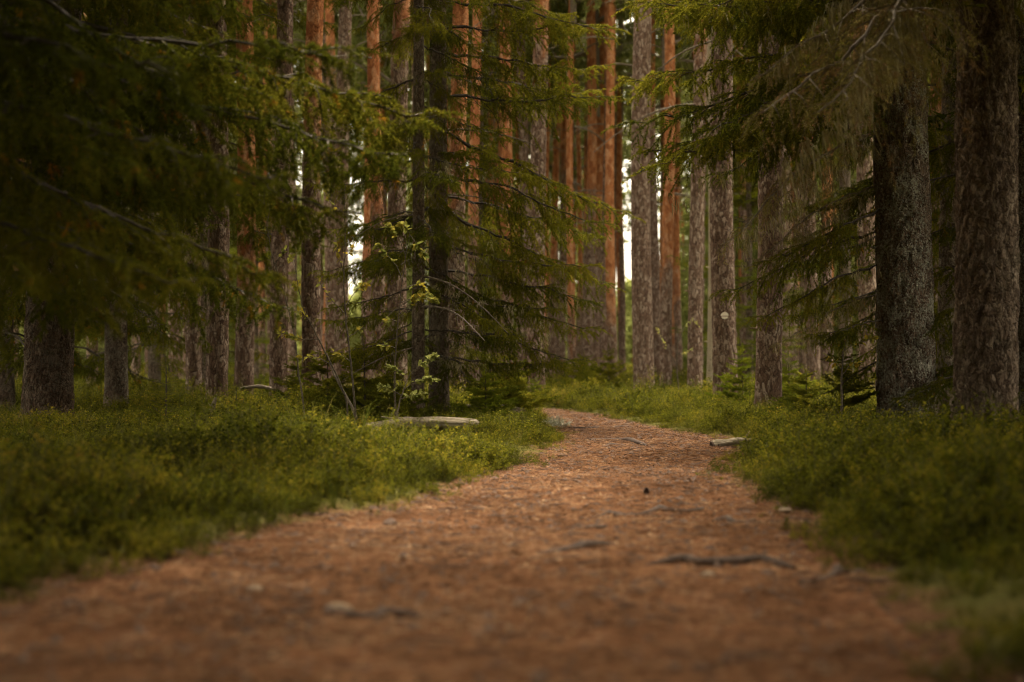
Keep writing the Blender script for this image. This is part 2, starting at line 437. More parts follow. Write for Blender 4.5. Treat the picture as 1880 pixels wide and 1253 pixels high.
def build_ground():
    u = np.linspace(-1, 1, 361); v = np.linspace(-0.55, 1, 481)
    X = 300 * np.sinh(6.2 * u) / math.sinh(6.2); Yy = 4 + 320 * np.sinh(6.0 * v) / math.sinh(6.0)
    gx, gy = np.meshgrid(X, Yy)
    z = gz(gx.ravel(), gy.ravel())
    V = np.stack([gx.ravel(), gy.ravel(), z], 1)
    nx, ny = len(X), len(Yy)
    i = (np.arange(ny - 1)[:, None] * nx + np.arange(nx - 1)[None, :]).ravel()
    b = MB(); b.add(V, np.stack([i, i + 1, i + nx + 1, i + nx], 1))
    me = b.mesh("ground", M['ground'], True)
    at = me.attributes.new("soil", 'FLOAT', 'POINT')
    dd = path_sd(gx.ravel(), gy.ravel()) + (noise2(gx.ravel() * 9, gy.ravel() * 9, 5) - 0.5) * 0.25
    at.data.foreach_set("value", (1 - sstep(0.05, 0.32, dd)).astype(np.float32))
    o = link("ground", me)
    tag(o, kind="structure")
    # the path: a strip of trodden earth and needles, its rims sinking under the banks
    ys = np.concatenate([np.linspace(-4, 2, 60), np.linspace(2.01, 14, 900), np.linspace(14.02, 34, 420)])
    n = len(ys); c = 72
    l = np.interp(ys, PY, PL) - 0.28; r = np.interp(ys, PY, PR) + 0.28
    t = np.linspace(0, 1, c)
    gx = l[:, None] * (1 - t) + r[:, None] * t
    gy = np.repeat(ys[:, None], c, 1)
    d = path_sd(gx, gy)
    micro = (fbm2(gx * 9, gy * 9, 8, 3) - 0.5) * 0.007 + (noise2(gx * 34, gy * 34, 9) - 0.5) * 0.004
    z = gz(gx, gy) + 0.012 + micro - sstep(0.02, 0.22, d) * 0.10
    V = np.stack([gx.ravel(), gy.ravel(), z.ravel()], 1)
    i = (np.arange(n - 1)[:, None] * c + np.arange(c - 1)[None, :]).ravel()
    b = MB(); b.add(V, np.stack([i, i + 1, i + c + 1, i + c], 1))
    tag(link("path", b.mesh("path", M['path'], True)), kind="structure")
build_ground()

# ------------------------------------------------------------------ tree pieces
def trunk_mesh(name, r0, H, mat, seg=24, fine_to=4.0, dz=0.12, lean=(0, 0), flare=0.35, rough=0.02, plates=0.0, taper=0.8, seed=0, sway=0.04, bottom=-0.25):
    rs = np.random.default_rng(seed + 1000)
    z = np.concatenate([np.arange(bottom, fine_to, dz), np.linspace(fine_to, H, max(6, int((H - fine_to) / 0.8)))])
    a = np.arange(seg) * 2 * math.pi / seg
    zz, aa = np.meshgrid(z, a, indexing='ij')
    prof = 1 - taper * np.clip(zz / H, 0, 1) ** 1.1
    k = rs.integers(3, 6); ph = rs.random() * 6.28
    fl = flare * np.exp(-np.clip(zz + 0.05, 0, None) / 0.16) * (1 + 0.55 * np.sin(k * aa + ph) + 0.25 * np.sin((k + 2) * aa + ph * 2))
    off = rs.random() * 50
    nz = noise2(np.cos(aa) * 2 + off, zz * 1.2 + np.sin(aa) * 2, seed) - 0.5
    rr = r0 * (prof + fl) * (1 + rough * 2 * nz)
    if plates > 0:
        ca, sa = np.cos(aa) * r0, np.sin(aa) * r0
        p1 = noise2(ca * 38 + off, sa * 38 + zz * 11, seed + 1); p2 = noise2(ca * 70 + zz * 3, sa * 70 + zz * 30 + off, seed + 2)
        rr = rr + plates * (np.abs(p1 - 0.5) * 1.6 + (p2 - 0.5) * 0.9)
    cx = lean[0] * zz + sway * np.sin(zz * 0.5 + ph); cy = lean[1] * zz + sway * np.cos(zz * 0.43 + ph)
    cx = cx - (sway * math.sin(ph)); cy = cy - (sway * math.cos(ph))
    V = np.stack([cx + rr * np.cos(aa), cy + rr * np.sin(aa), zz], -1).reshape(-1, 3)
    i = np.arange(len(z) - 1)[:, None] * seg; j = np.arange(seg)[None, :]; j2 = (j + 1) % seg
    b = MB(); b.add(V, np.stack([i + j, i + j2, i + seg + j2, i + seg + j], -1).reshape(-1, 4))
    # a few short broken knots
    for _ in range(rs.integers(3, 9)):
        h = rs.uniform(0.6, min(H * 0.5, 8)); an = rs.uniform(0, 6.28)
        rr_ = r0 * (1 - taper * h / H)
        d = np.array([math.cos(an), math.sin(an), rs.uniform(-0.2, 0.3)])
        c = np.array([lean[0] * h + sway * math.sin(h * 0.5 + ph) - sway * math.sin(ph), lean[1] * h + sway * math.cos(h * 0.43 + ph) - sway * math.cos(ph), h])
        b.tube([c + d * rr_ * 0.7, c + d * (rr_ + 0.02), c + d * (rr_ + rs.uniform(0.03, 0.09))], [0.022, 0.014, 0.006], 6, cap=True)
    return b.mesh(name, mat, True)

def needles(b, P, D, L, W, m, rs, flat=0.0):
    """needle triangles at points P along twig directions D"""
    n = len(P)
    if n == 0: return
    r = rs.normal(size=(n, 3)); r -= (r * D).sum(1)[:, None] * D
    r /= np.linalg.norm(r, axis=1)[:, None] + 1e-9
    d = D * rs.uniform(0.35, 0.9, n)[:, None] + r
    d /= np.linalg.norm(d, axis=1)[:, None]
    s = np.cross(d, rs.normal(size=(n, 3))); s /= np.linalg.norm(s, axis=1)[:, None] + 1e-9
    ln = L * rs.uniform(0.7, 1.15, n)[:, None]
    b.tris(P - s * W / 2, P + s * W / 2, P + d * ln, m)

def bough_mesh(name, seed, L=1.8, a=0.05, droop=0.35, up=0.16, start=0.22, hang=0.6, dens=720, nlen=0.020, nw=0.0044, mats=None, l2max=0.62, step=0.075, keep=0.9, tw=1.0):
    rs = np.random.default_rng(seed)
    b = MB(); NP, ND = [], []
    t = np.linspace(0, 1, 18)
    kink = np.cumsum(rs.normal(size=(18, 2)) * 0.016 * L, axis=0) * 0.8
    yw = 0.05 * np.sin(t * rs.uniform(3, 6) + rs.random() * 6) * L * 0.5 * t + kink[:, 0] - kink[0, 0]
    main = np.stack([L * t, yw, L * (a * t - droop * t ** 1.5 + up * t ** 3.2) + (kink[:, 1] - kink[0, 1]) * 0.8], 1)
    b.tube(main, (0.015 * (1 - t * 0.88) * L / 1.8 + 0.0015) * (1 + 0.25 * np.sin(t * 29 + seed)), 6, 0)
    def along(p, dens_):
        seg = np.diff(p, axis=0); ln = np.linalg.norm(seg, axis=1); tot = ln.sum()
        k = int(tot * dens_ + rs.random())
        if k < 1: return
        cs = np.concatenate([[0], np.cumsum(ln)]); q = rs.uniform(0, tot, k)
        idx = np.clip(np.searchsorted(cs, q) - 1, 0, len(seg) - 1)
        f = ((q - cs[idx]) / (ln[idx] + 1e-9))[:, None]
        NP.append(p[idx] + seg[idx] * f); ND.append(seg[idx] / (ln[idx][:, None] + 1e-9))
    along(main[t > 0.55], dens * 1.4)
    down = np.array([0, 0, -1.0])
    clump = rs.random(24)
    s = start * 0.35; side = 1
    while s < 0.985:
        k = min(int(s * 17), 16); f = s * 17 - k
        p0 = main[k] * (1 - f) + main[k + 1] * f
        fw = main[k + 1] - main[k]; fw /= np.linalg.norm(fw)
        side = -side if rs.random() < 0.8 else side
        bare = s < start
        if rs.random() < keep:
            l2 = min(l2max, (0.40 * L * (1 - s) + 0.13)) * (0.45 + 0.85 * clump[int(s * 20)]) * rs.uniform(0.7, 1.25) * (0.75 if bare else 1)
            ang = rs.uniform(0.45, 1.25)
            lat = np.array([-fw[1], fw[0], 0]) * side; lat /= np.linalg.norm(lat) + 1e-9
            d = fw * math.cos(ang) + lat * math.sin(ang) + np.array([0, 0, rs.normal() * 0.12 + 0.12 * s])
            h = hang * rs.uniform(0.2, 1.6) * (1.15 - 0.75 * s)
            q = np.linspace(0, 1, 7)[:, None]
            wv = rs.normal(size=3) * 0.05 * l2
            sec = p0 + d * l2 * q * (1 - 0.30 * min(h, 1.2) * q) + down * l2 * h * q ** 1.7 + wv * np.sin(q * 5)
            b.tube(sec, 0.0042 * (1 - q[:, 0] * 0.75), 3, 0)
            if not bare: along(sec[1:], dens)
            elif rs.random() < 0.45: along(sec[3:], dens * 0.7)
            nt = int(l2 / 0.048)
            for j in range(1, nt):
                u = j / nt
                if bare and u < 0.45: continue
                kk = min(int(u * 6), 5); ff = u * 6 - kk
                q0 = sec[kk] * (1 - ff) + sec[kk + 1] * ff
                dd = sec[kk + 1] - sec[kk]; dd /= np.linalg.norm(dd) + 1e-9
                sd = np.cross(dd, [0, 0, 1.0]); sd /= np.linalg.norm(sd) + 1e-9
                sg = 1 if j % 2 else -1
                l3 = (0.05 + 0.15 * (1 - u)) * rs.uniform(0.6, 1.35) * tw
                dv = dd * 0.75 + sd * sg * rs.uniform(0.45, 0.95) + down * hang * rs.uniform(0.0, 0.8)
                dv /= np.linalg.norm(dv)
                ter = np.array([q0, q0 + dv * l3 * 0.5, q0 + dv * l3 - np.array([0, 0, 0.12 * l3])])
                if bare and rs.random() < 0.6: b.tube(ter, [0.002, 0.0016, 0.001], 3, 0)
                else:
                    along(ter, dens * 1.05)
                    if rs.random() < 0.45:       # a hanging twig under it
                        hv = np.array([rs.normal() * 0.25, rs.normal() * 0.25, -1.0]) * l3 * (0.35 + hang * 0.8) * rs.uniform(0.5, 1.3)
                        along(np.array([ter[1], ter[1] + hv * 0.5, ter[1] + hv]), dens * 0.9)
        s += step / L * rs.uniform(0.5, 1.5) * 0.58
    needles(b, np.concatenate(NP), np.concatenate(ND), nlen, nw, 1, rs)
    return b.mesh(name, mats), main

def beard_mesh(name, main, seed, n=70, lmax=0.16):
    """lichen strands hanging from a bough and its side twigs"""
    rs = np.random.default_rng(seed); b = MB()
    L = main[-1][0]
    for _ in range(n):
        s = rs.uniform(0.08, 0.92); k = min(int(s * 17), 16)
        p = main[k] + np.array([rs.normal() * 0.03, rs.normal() * 0.14 * (1.1 - s), -abs(rs.normal()) * 0.05])
        for _ in range(rs.integers(4, 9)):
            l = rs.uniform(0.3, 1.0) * lmax
            q = np.linspace(0, 1, 4)[:, None]
            e = p + rs.normal(size=3) * 0.014 + np.concatenate([rs.normal(size=2) * 0.035, [0]]) * q * 0.6 + np.array([0, 0, -l]) * q
            w = 0.0042 * (1 - q * 0.7)
            sd = rs.normal(size=3); sd[2] = 0; sd /= np.linalg.norm(sd)
            A = e[:-1] - sd * w[:-1]; B = e[:-1] + sd * w[:-1]; C = e[1:] + sd * w[1:]; D = e[1:] - sd * w[1:]
            b.quads(A, B, C, D, 0)
    return b.mesh(name, M['lichen'])

BL = 1.8
GREEN, DARK, OLD, FULL, DEADB = [], [], [], [], []
for k in range(6):
    GREEN.append(bough_mesh("spruce_branch_mesh", 20 + k, BL, 0.02 + 0.05 * (k % 3), 0.30 + 0.09 * (k % 4), 0.14 + 0.05 * (k % 2), 0.24, 0.55 + 0.12 * (k % 3), mats=[M['twig'], M['needle']]))
for k in range(5):
    DARK.append(bough_mesh("painted_shade_branch_mesh", 40 + k, BL, 0.0, 0.35 + 0.08 * (k % 3), 0.10, 0.18, 0.75, mats=[M['twig'], M['needle_dark']], l2max=0.62))
for k in range(4):
    OLD.append(bough_mesh("lichen_branch_mesh", 60 + k, BL, 0.0, 0.42 + 0.07 * k, 0.12, 0.15, 0.85, dens=240, mats=[M['deadtwig'], M['needle_old']], l2max=0.5, keep=0.85))
for k in range(3):
    FULL.append(bough_mesh("young_branch_mesh", 80 + k, BL, 0.25, 0.25, 0.15, 0.05, 0.12, dens=260, nlen=0.024, nw=0.0042, mats=[M['twig'], M['needle_young']], l2max=0.6))
for k in range(4):
    b = MB(); rs = np.random.default_rng(90 + k)
    t = np.linspace(0, 1, 10); L = 1.2
    p = np.stack([L * t, 0.10 * np.sin(t * 4 + k) * t, L * (0.1 * t - (0.25 + 0.1 * k) * t ** 2)], 1)
    b.tube(p, 0.014 * (1 - t * 0.85) + 0.001, 5, 0)
    for _ in range(14):
        s = rs.uniform(0.2, 0.95); kk = int(s * 9); d = rs.normal(size=3) * np.array([0.3, 1, 0.5]) + np.array([0.8, 0, -0.3]); d /= np.linalg.norm(d)
        l = rs.uniform(0.1, 0.4) * (1.1 - s)
        b.tube([p[kk], p[kk] + d * l * 0.5, p[kk] + d * l + np.array([0, 0, -0.1 * l])], [0.004, 0.003, 0.001], 3, 0)
    DEADB.append(b.mesh("dead_branch_mesh", M['deadtwig'], True))
BEARD = [beard_mesh("hanging_lichen_mesh", OLD[k][1], 70 + k) for k in range(4)]
BEARD_G = [beard_mesh("hanging_lichen_mesh", GREEN[k][1], 75 + k, 30, 0.11) for k in range(3)]

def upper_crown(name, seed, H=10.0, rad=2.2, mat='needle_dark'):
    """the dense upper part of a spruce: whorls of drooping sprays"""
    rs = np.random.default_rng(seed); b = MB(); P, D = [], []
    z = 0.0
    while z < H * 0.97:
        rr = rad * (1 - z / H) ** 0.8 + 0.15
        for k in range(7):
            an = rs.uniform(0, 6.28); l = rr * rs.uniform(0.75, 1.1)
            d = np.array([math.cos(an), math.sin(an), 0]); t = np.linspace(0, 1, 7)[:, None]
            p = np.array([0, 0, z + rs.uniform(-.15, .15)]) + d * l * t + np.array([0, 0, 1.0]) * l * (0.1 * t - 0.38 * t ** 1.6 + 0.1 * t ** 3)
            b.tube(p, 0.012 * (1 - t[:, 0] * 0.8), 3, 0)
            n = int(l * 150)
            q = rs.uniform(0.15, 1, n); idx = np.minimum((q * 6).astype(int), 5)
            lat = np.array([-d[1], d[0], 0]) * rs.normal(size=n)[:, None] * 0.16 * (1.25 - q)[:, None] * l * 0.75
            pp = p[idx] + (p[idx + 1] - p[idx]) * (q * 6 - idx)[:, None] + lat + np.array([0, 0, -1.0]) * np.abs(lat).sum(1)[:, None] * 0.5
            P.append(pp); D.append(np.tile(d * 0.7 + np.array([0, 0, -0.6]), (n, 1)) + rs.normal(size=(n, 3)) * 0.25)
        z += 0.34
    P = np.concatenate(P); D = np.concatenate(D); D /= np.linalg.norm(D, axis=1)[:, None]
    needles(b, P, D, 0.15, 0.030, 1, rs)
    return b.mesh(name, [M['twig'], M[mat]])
UPPER = [upper_crown("spruce_crown_mesh", 5 + k) for k in range(3)]
UFAR = [upper_crown("distant_spruce_mesh", 15 + k, mat='far') for k in range(3)]

def pine_crown(name, seed, H=9.0, mat='pine_needle', nn=20, nlen=0.10, nw=0.012):
    rs = np.random.default_rng(seed); b = MB(); P, D = [], []
    ph = rs.random() * 6.28
    nl = 26
    for k in range(nl):
        z = H * (k / nl) ** 0.9; an = ph + k * 2.4 + rs.normal() * 0.3
        l = (0.6 + 2.0 * math.sin(min(1, (1 - z / H) * 1.1) * math.pi * 0.62)) * rs.uniform(0.65, 1.15)
        d = np.array([math.cos(an), math.sin(an), 0]); t = np.linspace(0, 1, 8)[:, None]
        sag = rs.uniform(-0.25, 0.25)
        p = np.array([0, 0, z]) + d * l * t + np.array([0, 0, 1.0]) * l * (sag * t + 0.25 * t ** 2) + rs.normal(size=(8, 3)) * 0.03
        b.tube(p, 0.035 * (1 - t[:, 0] * 0.8), 4, 0)
        for _ in range(9):
            s = rs.uniform(0.3, 1.0); kk = min(int(s * 7), 6)
            dd = d * 0.6 + rs.normal(size=3) * np.array([0.7, 0.7, 0.4]); dd /= np.linalg.norm(dd)
            l2 = rs.uniform(0.2, 0.6) * (0.5 + 0.5 * l / 2)
            e = p[kk] + dd * l2
            b.tube([p[kk], (p[kk] + e) / 2 + np.array([0, 0, 0.02]), e], [0.012, 0.009, 0.005], 3, 0)
            for c in range(5):
                q = p[kk] + (e - p[kk]) * rs.uniform(0.4, 1.1) + rs.normal(size=3) * 0.07
                n = nn
                P.append(np.tile(q, (n, 1)) + rs.normal(size=(n, 3)) * 0.02)
                v = rs.normal(size=(n, 3)) + dd * 0.8 + np.array([0, 0, 0.4]); D.append(v / np.linalg.norm(v, axis=1)[:, None])
    b.tube([[0, 0, -0.5], [0.03, 0, H * 0.5], [0, 0.04, H * 0.98]], [0.085, 0.06, 0.015], 6, 0)
    needles(b, np.concatenate(P), np.concatenate(D), nlen, nw, 1, rs)
    return b.mesh(name, [M['deadtwig'], M[mat]])
PCROWN = [pine_crown("pine_crown_mesh", 11 + k) for k in range(4)]
FCROWN = [pine_crown("distant_crown_mesh", 21 + k, nn=16, nlen=0.16, nw=0.030) for k in range(4)]

# ------------------------------------------------------------------ spruces
def add_bough(root, pool, z, az, length, pitch=0.0, r=0.05, beard=None, name="branch"):
    me, main = pool[RNG.integers(len(pool))] if not isinstance(pool, tuple) else pool
    o = link(name, me, root, (math.cos(az) * r, math.sin(az) * r, z), (0, -pitch, az), length / BL)
    if beard is not None:
        tag(link("hanging_lichen", beard, o), kind="stuff")
    return o

def spruce(label, x, y, d, H, lichen=0.1, boughs=(0.6, 4.5, 0.3, 3), lengths=(1.2, 2.0), pool=GREEN, pitch=(-0.15, 0.15), az=None, crown_from=5.0,
           seg=28, dz=0.12, plates=0.0, lean=(0, 0), group=None, dead=0, beard=0.0, seed=0, crown_scale=1.0, fine_to=4.0, maxb=60, dark=0.2, sway=0.04):
    z0 = gzf(x, y)
    root = thing("spruce_tree", label, "tree", (x, y, z0), group)
    t = link("trunk", trunk_mesh("spruce_trunk_mesh", d / 2, H, M['spruce'], seg, fine_to, dz, lean, plates=plates, seed=seed, sway=sway), root)
    t["lichen"] = float(lichen); t["dark"] = float(dark)
    rs = np.random.default_rng(seed + 500); n = 0
    if boughs:
        z = boughs[0]
        while z < boughs[1] and n < maxb:
            a0 = rs.uniform(0, 6.28)
            for k in range(boughs[3]):
                an = a0 + k * 2 * math.pi / boughs[3] + rs.normal() * 0.3
                if az is not None:
                    an = rs.uniform(az[0], az[1])
                add_bough(root, pool, z + rs.uniform(-0.1, 0.1), an, rs.uniform(*lengths), rs.uniform(*pitch), d * 0.4,
                          BEARD_G[n % 3] if rs.random() < beard else None); n += 1
            z += boughs[2]
    for k in range(dead):
        link("dead_branch", DEADB[k % 4], root, (0, 0, rs.uniform(0.5, 3.0)), (0, rs.uniform(-0.1, 0.3), rs.uniform(0, 6.28)), rs.uniform(0.5, 1.0))
    if crown_from is not None and crown_from < H:
        s = (H - crown_from) / 10.0 * 1.03
        link("crown", UPPER[seed % 3], root, (lean[0] * crown_from, lean[1] * crown_from, crown_from), (0, 0, rs.uniform(0, 6.28)), (s * crown_scale, s * crown_scale, s))
    return root

LEFTISH, RIGHTISH = (math.pi * 0.6, math.pi * 1.4), (-math.pi * 0.4, math.pi * 0.4)

# the two spruces at the middle of the picture
s1 = spruce("slim dark spruce in front of the orange pine, left of the thicker spruce", px_x(767, 13.4), 13.4, 0.125, 13, 0.2,
            (0.95, 4.6, 0.34, 3), (0.6, 1.2), GREEN, (-0.25, 0.05), dark=0.0, sway=0.008, crown_from=5.0, seed=1, dead=7, beard=0.3, crown_scale=0.45)
s2 = spruce("dark spruce with long drooping branches reaching right over the path", px_x(806, 14.3), 14.3, 0.205, 15, 0.3,
            (0.8, 4.8, 0.46, 2), (0.7, 1.3), GREEN, (-0.25, 0.05), dark=0.0, sway=0.008, crown_from=5.2, seed=2, dead=6, beard=0.3, crown_scale=0.45)
for (z, az_, L, pi_) in ((5.0, -0.1, 1.5, 0.1), (4.75, -0.15, 1.65, 0.10), (4.25, -0.35, 1.75, 0.05), (4.0, -0.1, 1.6, 0.1), (3.75, 0.0, 1.7, 0.0), (3.3, -0.3, 1.8, 0.05), (2.95, -0.1, 1.95, -0.08), (2.5, -0.45, 1.75, -0.05),
                         (2.15, 0.1, 1.75, -0.06), (1.75, -0.25, 1.6, -0.05), (1.3, 0.05, 1.55, 0.05), (0.95, -0.35, 1.45, 0.05), (0.65, 0.0, 1.3, 0.06), (3.55, 0.25, 1.7, 0.02), (2.3, 0.35, 1.7, 0.0), (1.55, 0.2, 1.6, 0.02), (2.7, 3.2, 1.1, -0.1), (2.2, 2.8, 1.2, -0.1), (1.7, 3.4, 1.1, -0.1), (1.2, 3.0, 1.2, -0.05), (0.8, 3.3, 1.2, 0.0), (0.9, 4.3, 1.0, 0.0), (0.7, 5.0, 1.1, 0.0)):
    add_bough(s2, GREEN, z, az_, L, pi_, 0.08, BEARD_G[1] if z < 2 else None)

# the lichen-covered spruce on the right and its branches over the path
s3 = spruce("broad spruce trunk speckled with pale grey lichen, right of the path", px_x(1664, 10.5), 10.5, 0.40, 17, 1.0, None, crown_from=4.6, seg=96, dz=0.025, plates=0.026, seed=3, fine_to=3.8, lean=(-0.006, 0), crown_scale=0.6)
for (z, az_, L, pi_, kind) in ((3.55, 3.05, 1.9, 0.0, 0), (3.35, 3.5, 1.9, -0.05, 0), (3.15, 2.9, 2.0, -0.1, 0), (2.95, 3.3, 1.95, -0.12, 0), (2.75, 3.7, 1.75, -0.1, 0), (2.6, 3.1, 1.85, -0.15, 0), (2.9, 3.15, 1.9, 0.1, 0), (3.3, 3.25, 1.7, 0.05, 0), (3.75, 3.3, 1.7, 0.0, 0), (3.6, 3.5, 1.7, -0.05, 0),
                               (2.35, 3.4, 1.5, -0.2, 1), (3.6, 4.0, 1.6, 0, 1), (3.2, 4.3, 1.5, -0.1, 1), (3.5, 2.5, 1.7, 0.0, 0), (2.6, 2.6, 1.4, -0.1, 0),
                               (1.95, 3.15, 1.05, -0.15, 1), (1.78, 3.5, 1.1, -0.05, 0), (1.60, 2.9, 1.25, -0.10, 0), (1.35, 3.3, 1.1, -0.12, 0), (1.15, 2.7, 0.9, -0.2, 1), (0.95, 3.6, 0.8, -0.1, 0),
                               (3.3, 5.5, 1.4, 0, 1), (3.0, 0.2, 1.5, 0, 0), (2.6, 1.2, 1.4, 0, 0)):
    if kind: add_bough(s3, OLD, z, az_, L, pi_, 0.17, BEARD[RNG.integers(4)])
    else: add_bough(s3, GREEN, z, az_, L, pi_, 0.17, BEARD_G[RNG.integers(3)] if RNG.random() < 0.4 else None)

# the near trunk at the right edge and its out-of-focus branch
s4 = spruce("stout brown spruce trunk nearest on the right, bark ringed and bare", px_x(1807, 8.0), 8.0, 0.335, 16, 0.05, None, crown_from=3.6, seg=96, dz=0.022, plates=0.020, seed=4, fine_to=3.4, crown_scale=0.6)
for (z, az_, L, pi_) in ((2.75, 3.75, 1.9, -0.28), (2.95, 3.9, 1.9, -0.22), (2.85, 3.5, 1.5, -0.12), (2.95, 0.3, 1.4, 0), (2.9, 5.6, 1.2, 0)):
    add_bough(s4, OLD, z, az_, L, pi_, 0.15, BEARD[RNG.integers(4)])

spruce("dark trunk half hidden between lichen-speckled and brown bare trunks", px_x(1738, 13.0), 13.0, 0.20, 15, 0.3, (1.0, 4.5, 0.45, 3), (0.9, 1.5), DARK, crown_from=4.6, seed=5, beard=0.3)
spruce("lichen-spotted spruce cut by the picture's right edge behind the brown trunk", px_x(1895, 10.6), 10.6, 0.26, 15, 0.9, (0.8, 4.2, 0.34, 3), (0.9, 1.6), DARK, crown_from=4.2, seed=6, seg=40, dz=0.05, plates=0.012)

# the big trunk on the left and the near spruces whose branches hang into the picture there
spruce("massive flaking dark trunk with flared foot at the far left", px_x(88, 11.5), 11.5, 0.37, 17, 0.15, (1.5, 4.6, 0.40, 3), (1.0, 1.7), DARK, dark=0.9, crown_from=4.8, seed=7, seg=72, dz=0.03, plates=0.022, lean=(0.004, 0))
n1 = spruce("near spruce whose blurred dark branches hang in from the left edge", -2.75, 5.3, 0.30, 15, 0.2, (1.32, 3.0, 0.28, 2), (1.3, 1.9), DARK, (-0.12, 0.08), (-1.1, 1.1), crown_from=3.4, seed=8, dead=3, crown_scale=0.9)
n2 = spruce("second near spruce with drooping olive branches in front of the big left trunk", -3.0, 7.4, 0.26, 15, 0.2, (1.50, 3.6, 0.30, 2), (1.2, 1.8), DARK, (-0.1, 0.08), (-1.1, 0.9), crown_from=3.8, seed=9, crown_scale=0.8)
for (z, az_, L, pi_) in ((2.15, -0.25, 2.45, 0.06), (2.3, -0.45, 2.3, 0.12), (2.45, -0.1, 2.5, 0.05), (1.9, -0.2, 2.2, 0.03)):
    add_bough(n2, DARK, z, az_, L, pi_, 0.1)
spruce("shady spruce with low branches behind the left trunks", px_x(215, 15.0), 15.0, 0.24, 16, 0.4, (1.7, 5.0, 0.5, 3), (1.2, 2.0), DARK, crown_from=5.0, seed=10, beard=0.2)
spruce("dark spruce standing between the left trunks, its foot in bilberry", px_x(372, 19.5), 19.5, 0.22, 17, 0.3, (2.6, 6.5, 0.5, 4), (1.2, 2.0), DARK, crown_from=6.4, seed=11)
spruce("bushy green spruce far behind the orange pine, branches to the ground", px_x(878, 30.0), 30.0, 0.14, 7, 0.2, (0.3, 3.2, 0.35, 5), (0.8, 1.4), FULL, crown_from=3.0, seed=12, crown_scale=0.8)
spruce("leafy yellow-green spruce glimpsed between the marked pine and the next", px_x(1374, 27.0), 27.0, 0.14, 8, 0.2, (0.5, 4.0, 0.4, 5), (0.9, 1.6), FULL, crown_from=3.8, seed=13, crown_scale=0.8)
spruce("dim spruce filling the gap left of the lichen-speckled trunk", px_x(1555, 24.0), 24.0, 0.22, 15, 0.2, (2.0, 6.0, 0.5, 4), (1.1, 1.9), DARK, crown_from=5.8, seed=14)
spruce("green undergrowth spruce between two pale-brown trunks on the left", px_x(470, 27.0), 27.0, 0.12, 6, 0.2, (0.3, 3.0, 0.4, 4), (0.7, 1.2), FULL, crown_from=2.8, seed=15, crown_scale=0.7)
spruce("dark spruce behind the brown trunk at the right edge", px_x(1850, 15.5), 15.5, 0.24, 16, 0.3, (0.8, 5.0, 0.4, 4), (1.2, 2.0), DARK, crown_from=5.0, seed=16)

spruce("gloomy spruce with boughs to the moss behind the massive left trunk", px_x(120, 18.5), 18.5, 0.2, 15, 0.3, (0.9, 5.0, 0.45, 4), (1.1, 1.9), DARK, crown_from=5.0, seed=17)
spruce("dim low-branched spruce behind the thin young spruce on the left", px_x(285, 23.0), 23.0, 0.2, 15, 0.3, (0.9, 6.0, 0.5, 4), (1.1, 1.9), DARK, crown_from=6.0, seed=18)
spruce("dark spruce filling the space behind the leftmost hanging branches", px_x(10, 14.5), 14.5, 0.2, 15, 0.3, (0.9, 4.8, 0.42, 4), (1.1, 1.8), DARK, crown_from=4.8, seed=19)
# unseen spruces added just outside the picture to shade the near ground
for k, (x, y) in enumerate(((-3.6, 2.4), (-3.2, -1.5), (3.3, 4.3), (3.0, 0.8), (3.4, -2.6), (-1.4, -5.0), (1.6, -5.5), (4.6, 7.0), (-5.2, 5.6), (-5.6, 9.4), (5.6, 11.5), (-7.2, 14.0), (-4.6, -5.0), (4.4, -6.0), (0.3, -9.0), (-3.0, -9.5), (3.2, -10.0), (5.4, 2.0), (-6.0, 1.5), (7.2, -2.0), (-7.0, -4.0), (-2.3, 0.6), (2.3, -0.9), (-1.9, -2.9), (2.55, 2.6), (2.75, 5.6), (-2.5, 3.2), (0.9, -3.6))):
    spruce("unseen dense spruce added just outside the picture to shade the path", x, y, 0.3, 15, 0.2, None, crown_from=0.8 if y < -4.5 else 3.6 if abs(x) < 2.9 else 3.0, seed=30 + k, crown_scale=1.22 if abs(x) < 2.9 else 0.85,
           group="unseen spruces added for shade", seg=16)

# young spruces
def young_spruce(label, x, y, H, n=5, pool=FULL, seed=0, width=0.42, group=None):
    rs = np.random.default_rng(seed + 900)
    root = thing("young_spruce", label, "sapling", (x, y, gzf(x, y)), group)
    b = MB(); zz = np.linspace(-0.05, H, 10); b.tube(np.stack([0.01 * np.sin(zz * 4), 0.01 * np.cos(zz * 3), zz], 1), 0.012 * (1 - zz / H * 0.8) * max(1, H), 6)
    link("stem", b.mesh("sapling_stem_mesh", M['twig'], True), root)
    z = 0.12 * H
    while z < H * 0.95:
        l = width * H * (1 - z / H) + 0.08
        for k in range(n):
            add_bough(root, pool, z + rs.uniform(-0.03, 0.03) * H, rs.uniform(0, 6.28), l * rs.uniform(0.8, 1.15), rs.uniform(0.0, 0.3), 0.0)
        z += 0.13 * H
    add_bough(root, pool, H * 0.93, 0, 0.14 * H, 1.45, 0.0)
    return root
THIN = [bough_mesh("sapling_branch_mesh", 85 + k, BL, 0.3, 0.18, 0.05, 0.02, 0.15, dens=120, nlen=0.055, nw=0.010, mats=[M['twig'], M['needle']], l2max=0.45, step=0.22) for k in range(2)]
def sap_pool(seed, mat): return [bough_mesh("sapling_branch_mesh", seed + k, BL, 0.25, 0.2, 0.1, 0.02, 0.2, dens=130, nlen=0.065, nw=0.015, mats=[M['twig'], M[mat]], l2max=0.6, step=0.11) for k in range(3)]
SAPG, SAPY, SAPD = sap_pool(110, 'needle'), sap_pool(115, 'needle_young'), sap_pool(120, 'needle_dark')
young_spruce("thin young spruce with level twigs beside the big left trunk", px_x(303, 11.0), 11.0, 0.62, 4, THIN, 1, 0.40)
young_spruce("small dark spruce seedling at the foot of the left trunks", px_x(432, 12.5), 12.5, 0.42, 4, THIN, 2, 0.4)
